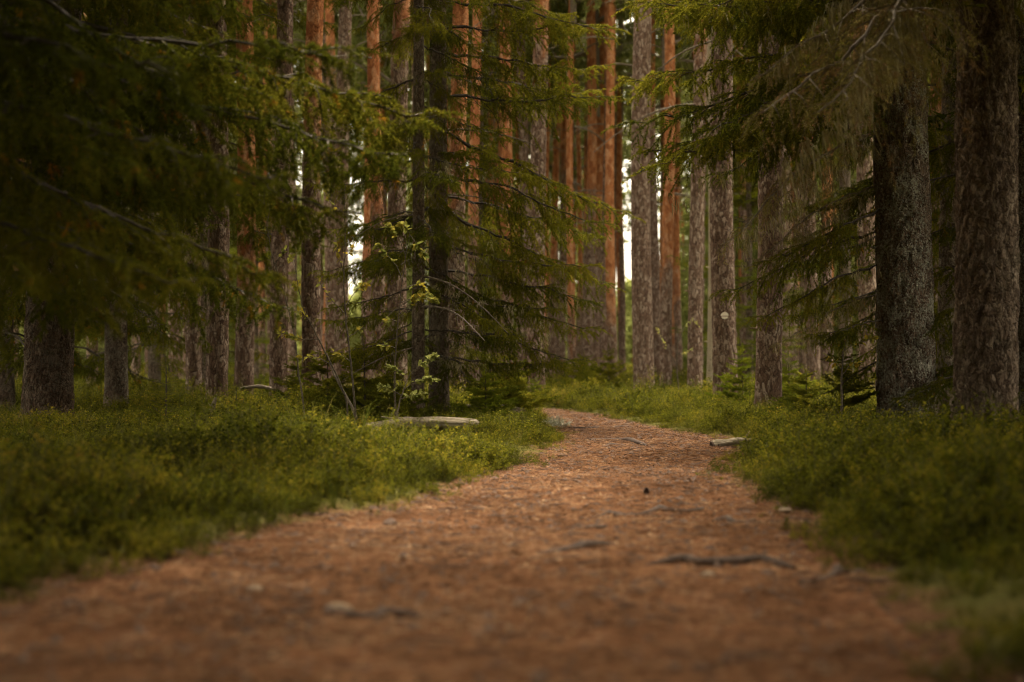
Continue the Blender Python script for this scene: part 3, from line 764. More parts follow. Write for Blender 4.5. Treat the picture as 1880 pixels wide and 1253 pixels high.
young_spruce("wide young spruce at the bend of the path", px_x(1072, 25.5), 25.5, 0.85, 6, SAPG, 3, 0.9)
young_spruce("dark bushy young spruce right of the path's bend", px_x(1117, 24.5), 24.5, 0.95, 6, SAPG, 4, 0.6)
young_spruce("bright green young spruce in front of the pine with the white mark", px_x(1362, 17.0), 17.0, 0.85, 6, SAPY, 5, 0.55)
young_spruce("fresh green young spruce right of the scaly grey pine", px_x(1447, 17.5), 17.5, 0.75, 5, SAPY, 6, 0.55)
young_spruce("low dark young spruce in front of the lichen-speckled trunk's left side", px_x(1545, 10.6), 10.6, 0.80, 5, SAPD, 7, 0.42)
young_spruce("tiny green spruce beside the left edge of the far path", px_x(985, 22.5), 22.5, 0.45, 5, SAPY, 8, 0.7)
young_spruce("low yellow-green spruce below the dark middle spruces", px_x(890, 13.2), 13.2, 0.55, 6, SAPY, 9, 0.75)

young_spruce("bushy low young spruce left of the dark spruce pair, behind the tall sapling", px_x(668, 13.4), 13.4, 0.85, 5, SAPG, 10, 0.6)
young_spruce("small young spruce between the leaning sapling and the nearly leafless one", px_x(600, 14.2), 14.2, 0.75, 5, SAPG, 11, 0.6)
young_spruce("knee-high young spruce just left of the slim dark spruce's foot", px_x(722, 12.9), 12.9, 0.62, 5, SAPG, 12, 0.65)
young_spruce("spreading young spruce right of the orange pine's pale foot", px_x(945, 15.5), 15.5, 0.72, 6, SAPG, 13, 0.75)
young_spruce("dim young spruce behind the bare twig beside the scaly grey trunk", px_x(545, 15.6), 15.6, 0.7, 5, SAPD, 14, 0.6)
young_spruce("leggy young spruce at the right bank behind the broken branch", px_x(1478, 12.4), 12.4, 0.55, 5, SAPG, 15, 0.6)

# ------------------------------------------------------------------ pines
def pine(label, x, y, d, H, orange_px=None, group=None, seed=0, crown_from=None, dead=2, seg=28, dz=0.12, plates=0.004, lean=(0, 0), orange=None, flare=0.28):
    z0 = gzf(x, y)
    root = thing("pine_tree", label, "tree", (x, y, z0), group)
    t = link("trunk", trunk_mesh("pine_trunk_mesh", d / 2, H, M['pine'], seg, 4.0, dz, lean, flare, 0.03, plates, 0.62, seed, 0.05), root)
    t["orange_from"] = float(orange if orange is not None else (px(940, orange_px, y).z - z0 if orange_px is not None else 7.5))
    cf = crown_from or H * 0.52
    wide = 0.60 if y < 26 else 0.75
    rs = np.random.default_rng(seed + 700)
    s = (H - cf) / 9.0
    link("crown", PCROWN[seed % 4], root, (lean[0] * cf, lean[1] * cf, cf), (0, 0, rs.uniform(0, 6.28)), (s * wide, s * wide, s))
    for k in range(dead):
        link("dead_branch", DEADB[k % 4], root, (0, 0, cf - rs.uniform(0.3, 5.5)), (0, rs.uniform(-0.25, 0.15), rs.uniform(0, 6.28)), rs.uniform(0.7, 1.5))
    return root

PINES = [  # pixel x, pixel width, depth, pixel row where the orange bark begins, label
    (357, 27, 17.5, None, "slim shaded trunk just left of the thicker dark trunk beside it"),
    (397, 38, 15.2, None, "dark brown trunk behind the hanging left branches, foot in moss"),
    (447, 33, 19.0, 480, "light brown trunk between the dark trunk and the scaly grey one"),
    (511, 31, 17.0, None, "grey scaly trunk left of the first bright sky gap"),
    (534, 15, 30.0, 60, "narrow purplish trunk touching the first bright sky gap"),
    (574, 34, 17.2, 225, "dark scaly pine whose bark turns orange high up, right of the first sky gap"),
    (604, 20, 27.0, 120, "thin pinkish trunk behind the tall leafy saplings"),
    (630, 27, 23.0, None, "grey trunk left of the second bright sky gap"),
    (674, 21, 27.0, 480, "rusty trunk right of the second bright sky gap"),
    (697, 25, 22.0, 400, "orange-patched pine behind the left tips of the middle spruce"),
    (731, 36, 20.0, 40, "grey-brown trunk hidden behind the slim dark spruce"),
    (840, 31, 18.4, 330, "pale-footed pine with bright orange upper bark right of the dark spruces"),
    (872, 20, 28.0, 420, "reddish pine peeping past the right side of the orange one"),
    (904, 12, 42.0, 420, "thin pinkish pine, left one of two seen through spruce branches"),
    (923, 25, 30.0, 500, "pink-brown pine, thicker one of two seen through spruce branches"),
    (985, 32, 23.0, 60, "thick dim trunk behind the spruce branch tips, left of the path's far end"),
    (1015, 13, 45.0, 500, "thin reddish trunk left of the path's bend, behind branch tips"),
    (1031, 15, 42.0, 300, "greyish slender trunk left of the bright thin orange pine"),
    (1060, 10, 48.0, 545, "very thin bright orange pine above the path's far end"),
    (1077, 20, 34.0, 370, "straight pine, purple-grey below and orange above, at the path's end"),
    (1095, 13, 41.0, 420, "slim grey-orange trunk between two straight pines past the path's end"),
    (1109, 17, 33.0, None, "grey trunk left of the brightest orange pine"),
    (1127, 18, 30.0, 565, "brightest orange pine, grey only at its foot, past the path's bend"),
    (1143, 13, 44.0, 560, "thin red-brown pine left of the third sky gap"),
    (1183, 38, 24.0, None, "tall thick grey pine right of the third sky gap"),
    (1208, 15, 33.0, 200, "grey pine tucked behind the right side of the tall thick one"),
    (1222, 22, 28.0, 480, "orange pine with a grey foot right of the tall thick grey one"),
    (1237, 10, 47.0, 620, "thin red pine squeezed between two orange pines"),
    (1248, 14, 38.0, 540, "salmon-coloured slim pine left of the dark brown trunk"),
    (1276, 27, 22.0, 60, "dark brown pine left of the pale dead trunk"),
    (1365, 11, 42.0, 520, "thin fiery orange pine between the marked pine and the scaly one"),
    (1409, 46, 15.6, None, "scaly grey pine with a broad foot, right of the marked pine"),
    (1441, 15, 31.0, 200, "pinkish-grey trunk peeping right of the scaly grey pine"),
    (1459, 13, 36.0, 520, "slim orange trunk two trunks right of the scaly grey pine"),
    (1494, 25, 26.0, 300, "pinkish trunk seen behind dangling spruce twigs on the right"),
    (1521, 20, 31.0, 420, "reddish trunk behind dangling spruce twigs, left of the lichen trunk's branches"),
    (1592, 32, 20.0, 60, "brown trunk just left of the lichen-speckled spruce"),
    (1712, 24, 17.0, 230, "reddish trunk peeping between the lichen-speckled and brown bare trunks"),
    (252, 13, 34.0, 470, "pale orange sliver of a trunk behind the left branches"),
    (287, 14, 30.0, 200, "purplish trunk behind the left branches, beside the orange sliver"),
    (322, 22, 26.0, None, "dim grey trunk behind the thin young spruce"),
    (482, 14, 33.0, 560, "thin orange trunk left of the grey scaly one"),
    (170, 20, 24.0, 200, "murky trunk between the massive left trunk and the shady spruce"),
]
for k, (xp, wp, Y, op, lab) in enumerate(PINES):
    pine(lab, px_x(xp, Y), Y, wp * Y / 2611.1 * 1.03, 19 + (k * 7) % 5, op, None, 100 + k, crown_from=9.0 + (k * 5) % 4, dead=3 if Y > 20 else 1,
         seg=36 if Y < 20 else 20, dz=0.06 if Y < 20 else 0.15, plates=0.010 if Y < 20 else 0.003, lean=(((k * 37) % 11 - 5) * 0.0012, 0))

# the pine with the painted trail mark
Ym = 18.6
xm = px_x(1333, Ym)
mp = pine("sturdy grey-brown pine bearing a round white painted trail mark", xm, Ym, 0.315, 20, None, None, 160, 10.0, 1, 40, 0.05, 0.010)
c = px(1329.5, 580, Ym - 0.165)
b = MB()
a = np.linspace(0, 2 * math.pi, 29)[:-1]
rad = 0.046
def disc_band(z0_, z1_, mslot, proud):
    zs = np.linspace(z0_, z1_, 8); hw = np.sqrt(np.clip(rad ** 2 - zs ** 2, 0, None)) * (1 + 0.05 * np.sin(zs * 90))
    xs = np.linspace(-1, 1, 9)
    gx = hw[:, None] * xs[None, :]; gy = -np.sqrt(np.clip(0.17 ** 2 - (gx + (c.x - xm)) ** 2, 0, None)) + 0.17 - proud; gzz = np.repeat(zs[:, None], 9, 1)
    i = (np.arange(7)[:, None] * 9 + np.arange(8)[None, :]).ravel()
    b.add(np.stack([gx.ravel(), gy.ravel(), gzz.ravel()], 1), np.stack([i, i + 1, i + 10, i + 9], 1), mslot)
disc_band(-rad * 0.999, -0.013, 0, 0.0); disc_band(-0.013, -0.003, 1, 0.0); disc_band(-0.003, rad * 0.999, 0, 0.0)
mk = link("trail_mark", b.mesh("trail_mark_mesh", [M['white'], M['markdark']], True), mp, (c.x - xm, -0.225, c.z - mp.location.z))
mk["label"] = "round white painted mark crossed by a dark bar"

# the barkless pale trunk
xs_, Ys_ = px_x(1304, 24.5), 24.5
root = thing("dead_tree", "pale barkless dead trunk left of the pine with the white mark", "tree", (xs_, Ys_, gzf(xs_, Ys_)))
link("trunk", trunk_mesh("dead_trunk_mesh", 0.072, 11, M['snag'], 20, 4.0, 0.15, (0.002, 0), 0.25, 0.05, 0.0, 0.55, 77), root)
for k in range(4):
    link("dead_branch", DEADB[k], root, (0, 0, 3.0 + k * 1.6), (0, 0.1, 1.3 * k), 0.6)

# the stand of pines behind
GAPS = ((544, 556, 17.0), (646, 661, 9.0), (1152, 1161, 8.5))
FAR_T = [trunk_mesh("far_trunk_mesh", 0.105, 20, M['pine'], 12, 3.0, 0.5, (0.002 * (k - 2), 0), 0.25, 0.04, 0.0, 0.62, 300 + k, 0.08) for k in range(5)]
pts = []
tries = 0
NAMED = [(px_x(p[0], p[2]), p[2]) for p in PINES]
while len(pts) < 256 and tries < 20000:
    tries += 1
    thin = len(pts) >= 186            # the last ones: slim trunks crowding the middle
    Y = 29 + (38 if thin else 75) * random.random()
    x = (random.random() * 2 - 1) * (0.40 * Y + 3)
    if thin: x = px_x(random.choice((random.uniform(860, 1150), random.uniform(860, 1150), random.uniform(430, 740), random.uniform(1190, 1600))), Y)
    xp = 940 + x / Y * 2611
    hw = 0.15 / Y * 2611 + 2
    if any(g0 - hw < xp < g1 + hw for g0, g1, gy in GAPS): continue
    if Y < 40 and path_sd(np.array([x]), np.array([Y]))[0] < 0.6: continue
    if any((x - a) ** 2 + (Y - b_) ** 2 < (0.9 if thin else 1.6) ** 2 for a, b_ in pts): continue
    if any((x - a) ** 2 + (Y - b_) ** 2 < 1.0 for a, b_ in NAMED): continue
    pts.append((x, Y))
far_proto = None
for k, (x, Y) in enumerate(pts):
    s = random.uniform(0.85, 1.3)
    root = thing("pine_tree", "slender distant pine in the crowded stand closing the view", "tree", (x, Y, gzf(x, Y)), "distant pines closing the view")
    t = link("trunk", FAR_T[k % 5], root, (0, 0, 0), (0, 0, random.uniform(0, 6.28)), (s * 0.72, s * 0.72, s) if k >= 186 else s)
    t["orange_from"] = random.choice((0.8, 2.0, 3.5, 5.0, 6.5, 8.0, 9.0)) + random.random()
    cf = random.uniform(6.5, 11.5) * s
    link("crown", FCROWN[k % 4], root, (0, 0, cf), (0, 0, random.uniform(0, 6.28)), ((20 * s - cf) / 9.0 * (0.62 if k >= 186 else 1.05), (20 * s - cf) / 9.0 * (0.62 if k >= 186 else 1.05), (20 * s - cf) / 9.0 * 1.02))
    if Y < 62:
        for q in range(3):
            link("dead_branch", DEADB[(k + q) % 4], root, (0, 0, cf - random.uniform(0.2, 4.5)), (0, random.uniform(-0.3, 0.1), random.uniform(0, 6.28)), random.uniform(0.8, 1.7))

# distant spruces under the pines
n = 0
for k in range(600):
    Y = random.uniform(46, 114); x = (random.random() * 2 - 1) * (0.46 * Y + 3); xp = 940 + x / Y * 2611
    H = random.choice((3.0, 4.0, 6.0, 9.0, 12.0, 14.0)); hw = 0.2 * H / Y * 2611 + 2
    if any(g0 - hw < xp < g1 + hw for g0, g1, gy in GAPS) and H > 3.5: continue
    root = thing("spruce_tree", "small distant spruce under the crowded pine stand", "tree", (x, Y, gzf(x, Y)), "distant spruces under the pines")
    b_ = None
    link("crown", UFAR[k % 3], root, (0, 0, 0.05), (0, 0, random.uniform(0, 6.28)), (H / 10 * 0.95, H / 10 * 0.95, H / 10))
    n += 1
    if n >= 140: break

# the wood beyond, one mass
def far_wood():
    rs = np.random.default_rng(55); b = MB(); P = []
    for k in range(330):
        Y = rs.uniform(118, 160); x = rs.uniform(-0.55, 0.55) * Y; xp = 940 + x / Y * 2611
        H = rs.uniform(12, 26); W = rs.uniform(1.5, 3.0)
        if any(g0 - 20 - W / Y * 2611 < xp < g1 + 20 + W / Y * 2611 for g0, g1, gy in GAPS):
            H = min(gy for g0, g1, gy in GAPS if g0 - 20 - W / Y * 2611 < xp < g1 + 20 + W / Y * 2611) * rs.uniform(0.8, 1.0)
        n = 500
        z = H * rs.random(n) ** 0.85; rr = W * (1 - z / H * 0.75) * np.sqrt(rs.random(n)); an = rs.random(n) * 6.28
        g = gz(np.array([x]), np.array([Y]))[0]
        P.append(np.stack([x + rr * np.cos(an), Y + rr * np.sin(an), g + z], 1))
        b.tube([[x, Y, g - 0.3], [x, Y, g + H]], [0.16, 0.05], 6, 0)
    P = np.concatenate(P); D = rs.normal(size=P.shape) + np.array([0, 0, -0.4]); D /= np.linalg.norm(D, axis=1)[:, None]
    needles(b, P, D, 0.85, 0.42, 1, rs)
    tag(link("distant_woodland", b.mesh("distant_woodland_mesh", [M['pine'], M['far']])), kind="stuff")
far_wood()

# ------------------------------------------------------------------ leafy saplings at the focus
def leaf_quads(b, P, D, L, W, m, rs):
    """small oval leaves, folded along the midrib"""
    n = len(P)
    D = D / (np.linalg.norm(D, axis=1)[:, None] + 1e-9)
    up = np.tile([0, 0, 1.0], (n, 1)) + rs.normal(size=(n, 3)) * 0.55
    S = np.cross(D, up); S /= np.linalg.norm(S, axis=1)[:, None] + 1e-9
    U = np.cross(S, D)
    l = L * rs.uniform(0.7, 1.2, n)[:, None]; w = W * rs.uniform(0.8, 1.15, n)[:, None]
    a = P; mid = P + D * l * 0.5 - U * w * 0.12; t = P + D * l - U * l * 0.10
    e1 = P + D * l * 0.30 + S * w * 0.44; e2 = P + D * l * 0.68 + S * w * 0.40
    f1 = P + D * l * 0.30 - S * w * 0.44; f2 = P + D * l * 0.68 - S * w * 0.40
    V = np.stack([a, e1, e2, t, f2, f1, mid], 1).reshape(-1, 3)
    k = np.arange(n)[:, None] * 7
    F = np.concatenate([k + np.array([[0, 1, 6]]), k + np.array([[1, 2, 6]]), k + np.array([[2, 3, 6]]), k + np.array([[3, 4, 6]]), k + np.array([[4, 5, 6]]), k + np.array([[5, 0, 6]])])
    b.add(V, F, m)

def leafy_sapling(label, way, Y, twigs, leaf=0.055, seed=0, mat='yleaf', rstem=0.009, cat="sapling", name="leafy_sapling"):
    """way: pixel waypoints of the stem; twigs: (pixel waypoints, number of leaves)"""
    rs = np.random.default_rng(seed)
    p0 = px(way[0][0], way[0][1], Y); p0.z = gzf(p0.x, Y) - 0.03
    root = thing(name, label, cat, p0)
    sb, lb = MB(), MB()
    def curve(w, dy):
        q = np.array([list(px(a, c_, Y)) for a, c_ in w]); q[:, 1] += np.linspace(0, dy, len(q)); q = q - np.array(p0)
        t = np.linspace(0, len(q) - 1, (len(q) - 1) * 5 + 1)
        out = np.stack([np.interp(t, range(len(q)), q[:, k]) for k in range(3)], 1)
        for _ in range(2): out[1:-1] = (out[:-2] + out[1:-1] * 2 + out[2:]) / 4
        return out + rs.normal(size=out.shape) * 0.002
    st = curve(way, rs.uniform(-0.2, 0.2)); st[0] = 0
    sb.tube(st, np.linspace(rstem, rstem * 0.25, len(st)), 6)
    for tw, nl in twigs:
        tp = curve(tw, rs.uniform(-0.15, 0.15))
        d0 = st[np.argmin(((st - tp[0])[:, [0, 2]] ** 2).sum(1))]
        tp = tp + (d0 - tp[0]) * np.linspace(1, 0, len(tp))[:, None]
        sb.tube(tp, np.linspace(rstem * 0.4, rstem * 0.15, len(tp)), 4)
        if nl:
            nl = int(nl * 1.8)
            u = np.sort(rs.uniform(0.35, 1.0, nl)); idx = np.minimum((u * (len(tp) - 1)).astype(int), len(tp) - 2)
            P = tp[idx] + (tp[idx + 1] - tp[idx]) * rs.random(nl)[:, None]
            T = tp[idx + 1] - tp[idx]; T /= np.linalg.norm(T, axis=1)[:, None]
            D = T * 0.7 + rs.normal(size=(nl, 3)) * 0.65 + np.array([0, 0, -0.1])
            leaf_quads(lb, P, D, leaf * 0.98, leaf * 0.58, 0, rs)
    link("stem", sb.mesh("sapling_stem_mesh", M['stem'], True), root)
    if lb.n: link("foliage", lb.mesh("sapling_leaf_mesh", M[mat]), root)
    return root

leafy_sapling("thin upright sapling with a clump of yellow leaves before the dark spruce", [(726, 765), (724, 700), (727, 640), (732, 580), (738, 520), (745, 470), (752, 430)], 11.4,
    [([(738, 520), (730, 490), (712, 470), (700, 455), (690, 450)], 14), ([(745, 470), (735, 440), (722, 425), (712, 418)], 12), ([(752, 430), (760, 440), (772, 460), (779, 468)], 14), ([(752, 430), (745, 418), (738, 412)], 8),
     ([(734, 560), (755, 550), (775, 545), (795, 550)], 16), ([(732, 585), (750, 565), (768, 548), (785, 540)], 14), ([(736, 530), (755, 522), (770, 520), (786, 535)], 10), ([(727, 640), (712, 635), (695, 632)], 6), ([(730, 590), (718, 585), (708, 590)], 5)], 0.060, 1)
leafy_sapling("tall nearly leafless sapling with knotty dotted stem left of the yellow clump", [(652, 765), (648, 700), (642, 640), (636, 590), (632, 520), (636, 440), (634, 380), (638, 330)], 11.6,
    [([(634, 580), (615, 560), (600, 540), (590, 520)], 5), ([(636, 560), (648, 540), (660, 525), (672, 520)], 12), ([(633, 500), (625, 470), (620, 450)], 5), ([(634, 470), (640, 465), (648, 455)], 5), ([(634, 400), (620, 380), (604, 370), (600, 345)], 6),
     ([(640, 625), (655, 610), (668, 600)], 4), ([(645, 660), (630, 650), (612, 645)], 5)], 0.055, 2, rstem=0.010)
leafy_sapling("leaning sapling with pale leaf sprays at the left of the leafy group", [(640, 745), (624, 700), (600, 650), (578, 605), (560, 570), (550, 520), (546, 480)], 11.8,
    [([(590, 625), (560, 625), (535, 618), (515, 610)], 14), ([(575, 600), (565, 585), (560, 572), (540, 575)], 8), ([(555, 540), (545, 525), (535, 520)], 8), ([(548, 500), (538, 480), (530, 470)], 8), ([(610, 670), (580, 655), (550, 655)], 7)], 0.055, 3)
leafy_sapling("drooping bare twig with few yellow leaves hanging beside the scaly grey trunk", [(560, 760), (548, 690), (540, 620), (520, 540), (495, 470), (484, 410), (490, 375)], 12.2,
    [([(490, 440), (480, 420), (470, 410)], 6), ([(488, 390), (500, 375), (518, 378)], 8), ([(500, 480), (515, 465), (525, 460)], 5)], 0.055, 4)
leafy_sapling("low rowan sapling with pale toothed leaf sprays above the log", [(728, 770), (732, 740), (742, 710), (752, 680)], 11.2,
    [([(740, 715), (760, 700), (780, 695), (800, 698)], 26), ([(745, 700), (728, 680), (712, 672)], 18), ([(750, 690), (768, 670), (786, 658), (800, 652)], 28), ([(736, 730), (715, 715), (700, 710)], 18), ([(736, 735), (758, 725), (784, 722)], 18)], 0.05, 5, 'gleaf')
leafy_sapling("sparse birch sapling on the right bank in front of the orange pines", [(1247, 770), (1246, 720), (1242, 660), (1246, 610), (1236, 570)], 19.5,
    [([(1243, 670), (1225, 640), (1212, 620), (1205, 600)], 14), ([(1245, 630), (1258, 600), (1272, 585), (1285, 600)], 14), ([(1243, 650), (1256, 650), (1270, 640)], 9)], 0.036, 6, 'gleaf', rstem=0.012)
leafy_sapling("yellowing low sapling in front of the lichen-speckled trunk's branches", [(1545, 760), (1546, 700), (1550, 650), (1560, 610)], 10.2,
    [([(1548, 680), (1530, 660), (1518, 655)], 9), ([(1552, 640), (1575, 628), (1598, 622)], 10), ([(1548, 690), (1565, 670), (1580, 665)], 8)], 0.05, 7)

# ------------------------------------------------------------------ fallen wood, roots, stones
def log_mesh(name, L, r, mat, seed=0, ragged=True, seg=28):
    rs = np.random.default_rng(seed); n = 44
    t = np.linspace(0, 1, n); a = np.arange(seg) * 2 * math.pi / seg
    tt, aa = np.meshgrid(t, a, indexing='ij')
    rr = r * (0.80 + 0.25 * np.minimum(1, tt * 1.6)) * (1 + 0.16 * (noise2(tt * 6, np.cos(aa) * 2 + 5, seed) - 0.5) + 0.14 * (noise2(np.cos(aa) * 6 + tt, np.sin(aa) * 6, seed + 1) - 0.5))
    x = (tt - 0.5) * L
    if ragged:
        e = (noise2(np.cos(aa) * 5, np.sin(aa) * 5 + seed, seed + 2) - 0.5) * 0.22 + 0.05 * np.sin(aa * 1 + 0.6)
        x = x + e * sstep(0.86, 1.0, tt) * L * 0.22 - e * sstep(0.25, 0.0, tt) * L * 0.2
    V = np.stack([x, rr * np.cos(aa), rr * np.sin(aa) * 0.92 + 0.03 * np.sin(tt * 3)], -1).reshape(-1, 3)
    i = np.arange(n - 1)[:, None] * seg; j = np.arange(seg)[None, :]; j2 = (j + 1) % seg
    b = MB(); b.add(V, np.stack([i + j, i + seg + j, i + seg + j2, i + j2], -1).reshape(-1, 4))
    for k, fl in ((0, 1), (n - 1, 0)):
        ring = V[k * seg:(k + 1) * seg]; cc = ring.mean(0)[None] + np.array([[0.03 if k == 0 else -0.05, 0, 0]])
        F = np.stack([np.arange(seg), (np.arange(seg) + 1) % seg, np.full(seg, seg)], -1)
        b.add(np.vstack([ring, cc]), F if fl else F[:, ::-1])
    return b.mesh(name, mat, True)

p = px(775, 795, 11.2)
tag(link("fallen_log", log_mesh("log_mesh", 0.88, 0.055, M['log'], 3), None, (p.x, p.y, max(p.z, gzf(p.x, p.y) + 0.05) + 0.03), (0, R(-0.6), R(6))), "short weathered grey log lying in the bilberry left of the path", "log")
# stick with a side stub at the right edge of the path
p = px(1350, 822, 10.9)
root = thing("fallen_branch", "barkless broken branch with a dark end at the right edge of the path", "branch", (p.x, p.y, p.z))
b = MB(); t = np.linspace(0, 1, 14)
pp = np.stack([-0.17 + 0.42 * t, 0.10 * t, 0.022 * np.sin(t * 3) + 0.03 * t], 1)
b.tube(pp, 0.052 * (1 - 0.60 * t) * (1 + 0.12 * np.sin(t * 17)), 14, 0, True)
link("wood", b.mesh("broken_branch_mesh", M['log'], True), root)
b = MB(); b.tube([pp[8], pp[8] + np.array([0.01, -0.01, 0.05]), pp[8] + np.array([0.03, -0.02, 0.085])], [0.014, 0.009, 0.004], 7, 0, True)
link("side_stub", b.mesh("side_stub_mesh", M['log'], True), root)
b = MB(); b.tube([pp[0] + np.array([-0.012, -0.002, -0.001]), pp[0] + np.array([0.03, 0.006, 0.004])], [0.047, 0.0555], 14, 0, True)
link("dark_end", b.mesh("dark_end_mesh", M['root'], True), root)
# mossy decayed log and a bare stick behind the log
p = px(905, 768, 14.0)
tag(link("decayed_log", log_mesh("decayed_log_mesh", 0.62, 0.07, M['log'], 8), None, (p.x, p.y, gzf(p.x, p.y) + 0.11), (0, R(5), R(-18))), "mossy rotten log at the foot of the orange pine left of the path", "log")
p = px(735, 770, 12.0)
b = MB(); b.tube([[-0.16, 0, 0.02], [-0.05, 0.02, 0.0], [0.06, 0.0, 0.01], [0.17, 0.03, 0.005]], [0.006, 0.012, 0.011, 0.005], 8, 0, True)
b.tube([[-0.02, 0.01, 0.0], [0.05, -0.02, -0.03], [0.10, -0.03, -0.06]], [0.009, 0.007, 0.003], 6, 0, True)
tag(link("dead_stick", b.mesh("dead_stick_mesh", M['deadtwig'], True), None, p), "bare forked grey stick lying just behind the weathered log", "stick")
p = px(660, 0, 12.4); p.z = gzf(p.x, 12.4)
b = MB(); w = [px(600, 648, 12.4) - p, px(612, 685, 12.4) - p, px(628, 715, 12.4) - p, px(645, 745, 12.4) - p, px(655, 770, 12.4) - p]
b.tube([list(v) for v in w], [0.004, 0.009, 0.011, 0.012, 0.014], 7, 0, True)
tag(link("leaning_stick", b.mesh("leaning_stick_mesh", M['deadtwig'], True), None, p), "pale bare stick leaning among the leafy saplings", "stick")
p = px(470, 715, 16.0)
tag(link("lying_trunk", log_mesh("lying_trunk_mesh", 0.34, 0.022, M['deadtwig'], 12), None, p, (0, R(1), R(4))), "pale fallen trunk seen low between two left trunks", "log")
# grey snapped stub by the left trunks
p = px(384, 735, 12.6); z = gzf(p.x, p.y)
b = MB(); b.tube([[0, 0, -0.05], [0.0, 0, 0.10], [0.012, 0, 0.2], [0.02, 0, 0.27]], [0.035, 0.028, 0.018, 0.004], 9, 0, True)
b.tube([[0.01, 0, 0.12], [-0.04, 0.0, 0.18]], [0.012, 0.004], 6, 0, True)
tag(link("broken_stub", b.mesh("broken_stub_mesh", M['log'], True), None, (p.x, p.y, z + 0.1), (0, R(10), 0)), "small pale snapped stub beside the dark brown left trunk", "stub")

def root_thing(label, way, r, seed, group="roots crossing the path", branches=()):
    rs = np.random.default_rng(seed); b = MB()
    w = []
    for (xp, yp) in way:
        q = px(xp, yp, 1.0); d = q - Vector((0, 0, CAM_H)); t_ = -CAM_H / d.z; w.append((d.x * t_, t_))
    w = np.array(w); o = w.mean(0)
    t = np.linspace(0, len(w) - 1, (len(w) - 1) * 7 + 1)
    x = np.interp(t, range(len(w)), w[:, 0]); y = np.interp(t, range(len(w)), w[:, 1])
    x = x + 0.02 * np.sin(t * 3 + seed); y = y + 0.03 * np.sin(t * 2.3 + seed)
    u = np.linspace(0, 1, len(t)); rr = r * np.sin(np.pi * np.clip(u * 0.94 + 0.03, 0, 1)) ** 0.5
    z = gz(x, y) + 0.012 + rr * 0.05 + (noise2(t * 1.1, t * 0 + seed, 3) - 0.5) * r * 0.9
    oz = z.mean()
    b.tube(np.stack([x - o[0], y - o[1], z - oz], 1), rr * (1 + 0.25 * (noise2(t * 2.3, t * 0, seed) - 0.5)), 10, 0, True)
    return tag(link("tree_root", b.mesh("root_mesh", M['root'], True), None, (o[0], o[1], oz)), label, "root", group)
root_thing("dark root across the far path, nearest before the bend", [(1068, 812), (1095, 808), (1130, 809), (1165, 812), (1185, 818)], 0.030, 1)
root_thing("thin root beside the far dark root, slightly nearer", [(1105, 818), (1130, 816), (1160, 817)], 0.015, 2)
root_thing("pale-tipped root crossing the path just before the bend", [(1040, 789), (1080, 790), (1120, 789), (1150, 787), (1175, 789)], 0.020, 3)
root_thing("curved blurred root in the middle of the near path", [(990, 1020), (1030, 1012), (1070, 1008), (1100, 1000), (1135, 1000)], 0.022, 4)
root_thing("long blurred knotty root right of centre on the near path", [(1190, 1036), (1240, 1032), (1300, 1036), (1370, 1026), (1420, 1030), (1445, 1040)], 0.021, 5)
root_thing("short root flush with the path near its right edge", [(1310, 955), (1335, 950), (1360, 958), (1380, 952)], 0.018, 6)
root_thing("bumpy root ridge across the path where focus begins", [(1080, 945), (1120, 938), (1170, 940), (1215, 934), (1260, 938), (1290, 932)], 0.015, 7)
root_thing("pale curved root lowest in the near path, left of centre", [(585, 1125), (625, 1133), (670, 1141), (720, 1136), (760, 1136)], 0.018, 8)
root_thing("dark sliver of root in the path left of the bumpy ridge", [(1035, 962), (1070, 960), (1100, 966), (1122, 960)], 0.014, 9)
root_thing("smooth pale root at the right edge of the near path", [(1470, 1066), (1510, 1060), (1545, 1052), (1565, 1050)], 0.016, 10)

def stone(label, xp, yp, r, seed, mat='stone', group="small stones on the path"):
    rs = np.random.default_rng(seed)
    d = px(xp, yp, 1.0) - Vector((0, 0, CAM_H)); t_ = -CAM_H / d.z; x, y = d.x * t_, t_
    b = MB(); th = np.linspace(0.001, math.pi - 0.001, 9); ph = np.arange(14) * 2 * math.pi / 14
    T, P_ = np.meshgrid(th, ph, indexing='ij')
    n_ = np.stack([np.sin(T) * np.cos(P_), np.sin(T) * np.sin(P_), np.cos(T)], -1)
    rr = r * (0.8 + 0.5 * noise2(n_[..., 0] * 1.5 + seed, n_[..., 1] * 1.5 + n_[..., 2], seed))
    V = n_ * rr[..., None] * np.array([1.3, 1.0, 0.55])
    i = np.arange(8)[:, None] * 14; j = np.arange(14)[None, :]; j2 = (j + 1) % 14
    b.add(V.reshape(-1, 3), np.stack([i + j, i + 14 + j, i + 14 + j2, i + j2], -1).reshape(-1, 4))
    tag(link("stone", b.mesh("stone_mesh", M[mat], True), None, (x, y, gzf(x, y) + 0.012 + r * 0.15), (0, 0, rs.uniform(0, 3))), label, "stone", group)
stone("pale pebble lying alone on the left half of the near path", 465, 1084, 0.022, 1)
stone("pale stone at the left end of the lowest pale root", 618, 1128, 0.030, 2)
stone("grey pebble just below the long knotty root", 1297, 1054, 0.018, 3)
stone("whitish stone on the right verge beside the flush root", 1442, 944, 0.022, 4)
stone("dark pebble on the path above the lowest pale root", 597, 1092, 0.015, 5, 'darkbit')
stone("grey stone at the left foot of the near bank, by the path edge", 716, 962, 0.028, 6, 'darkbit')

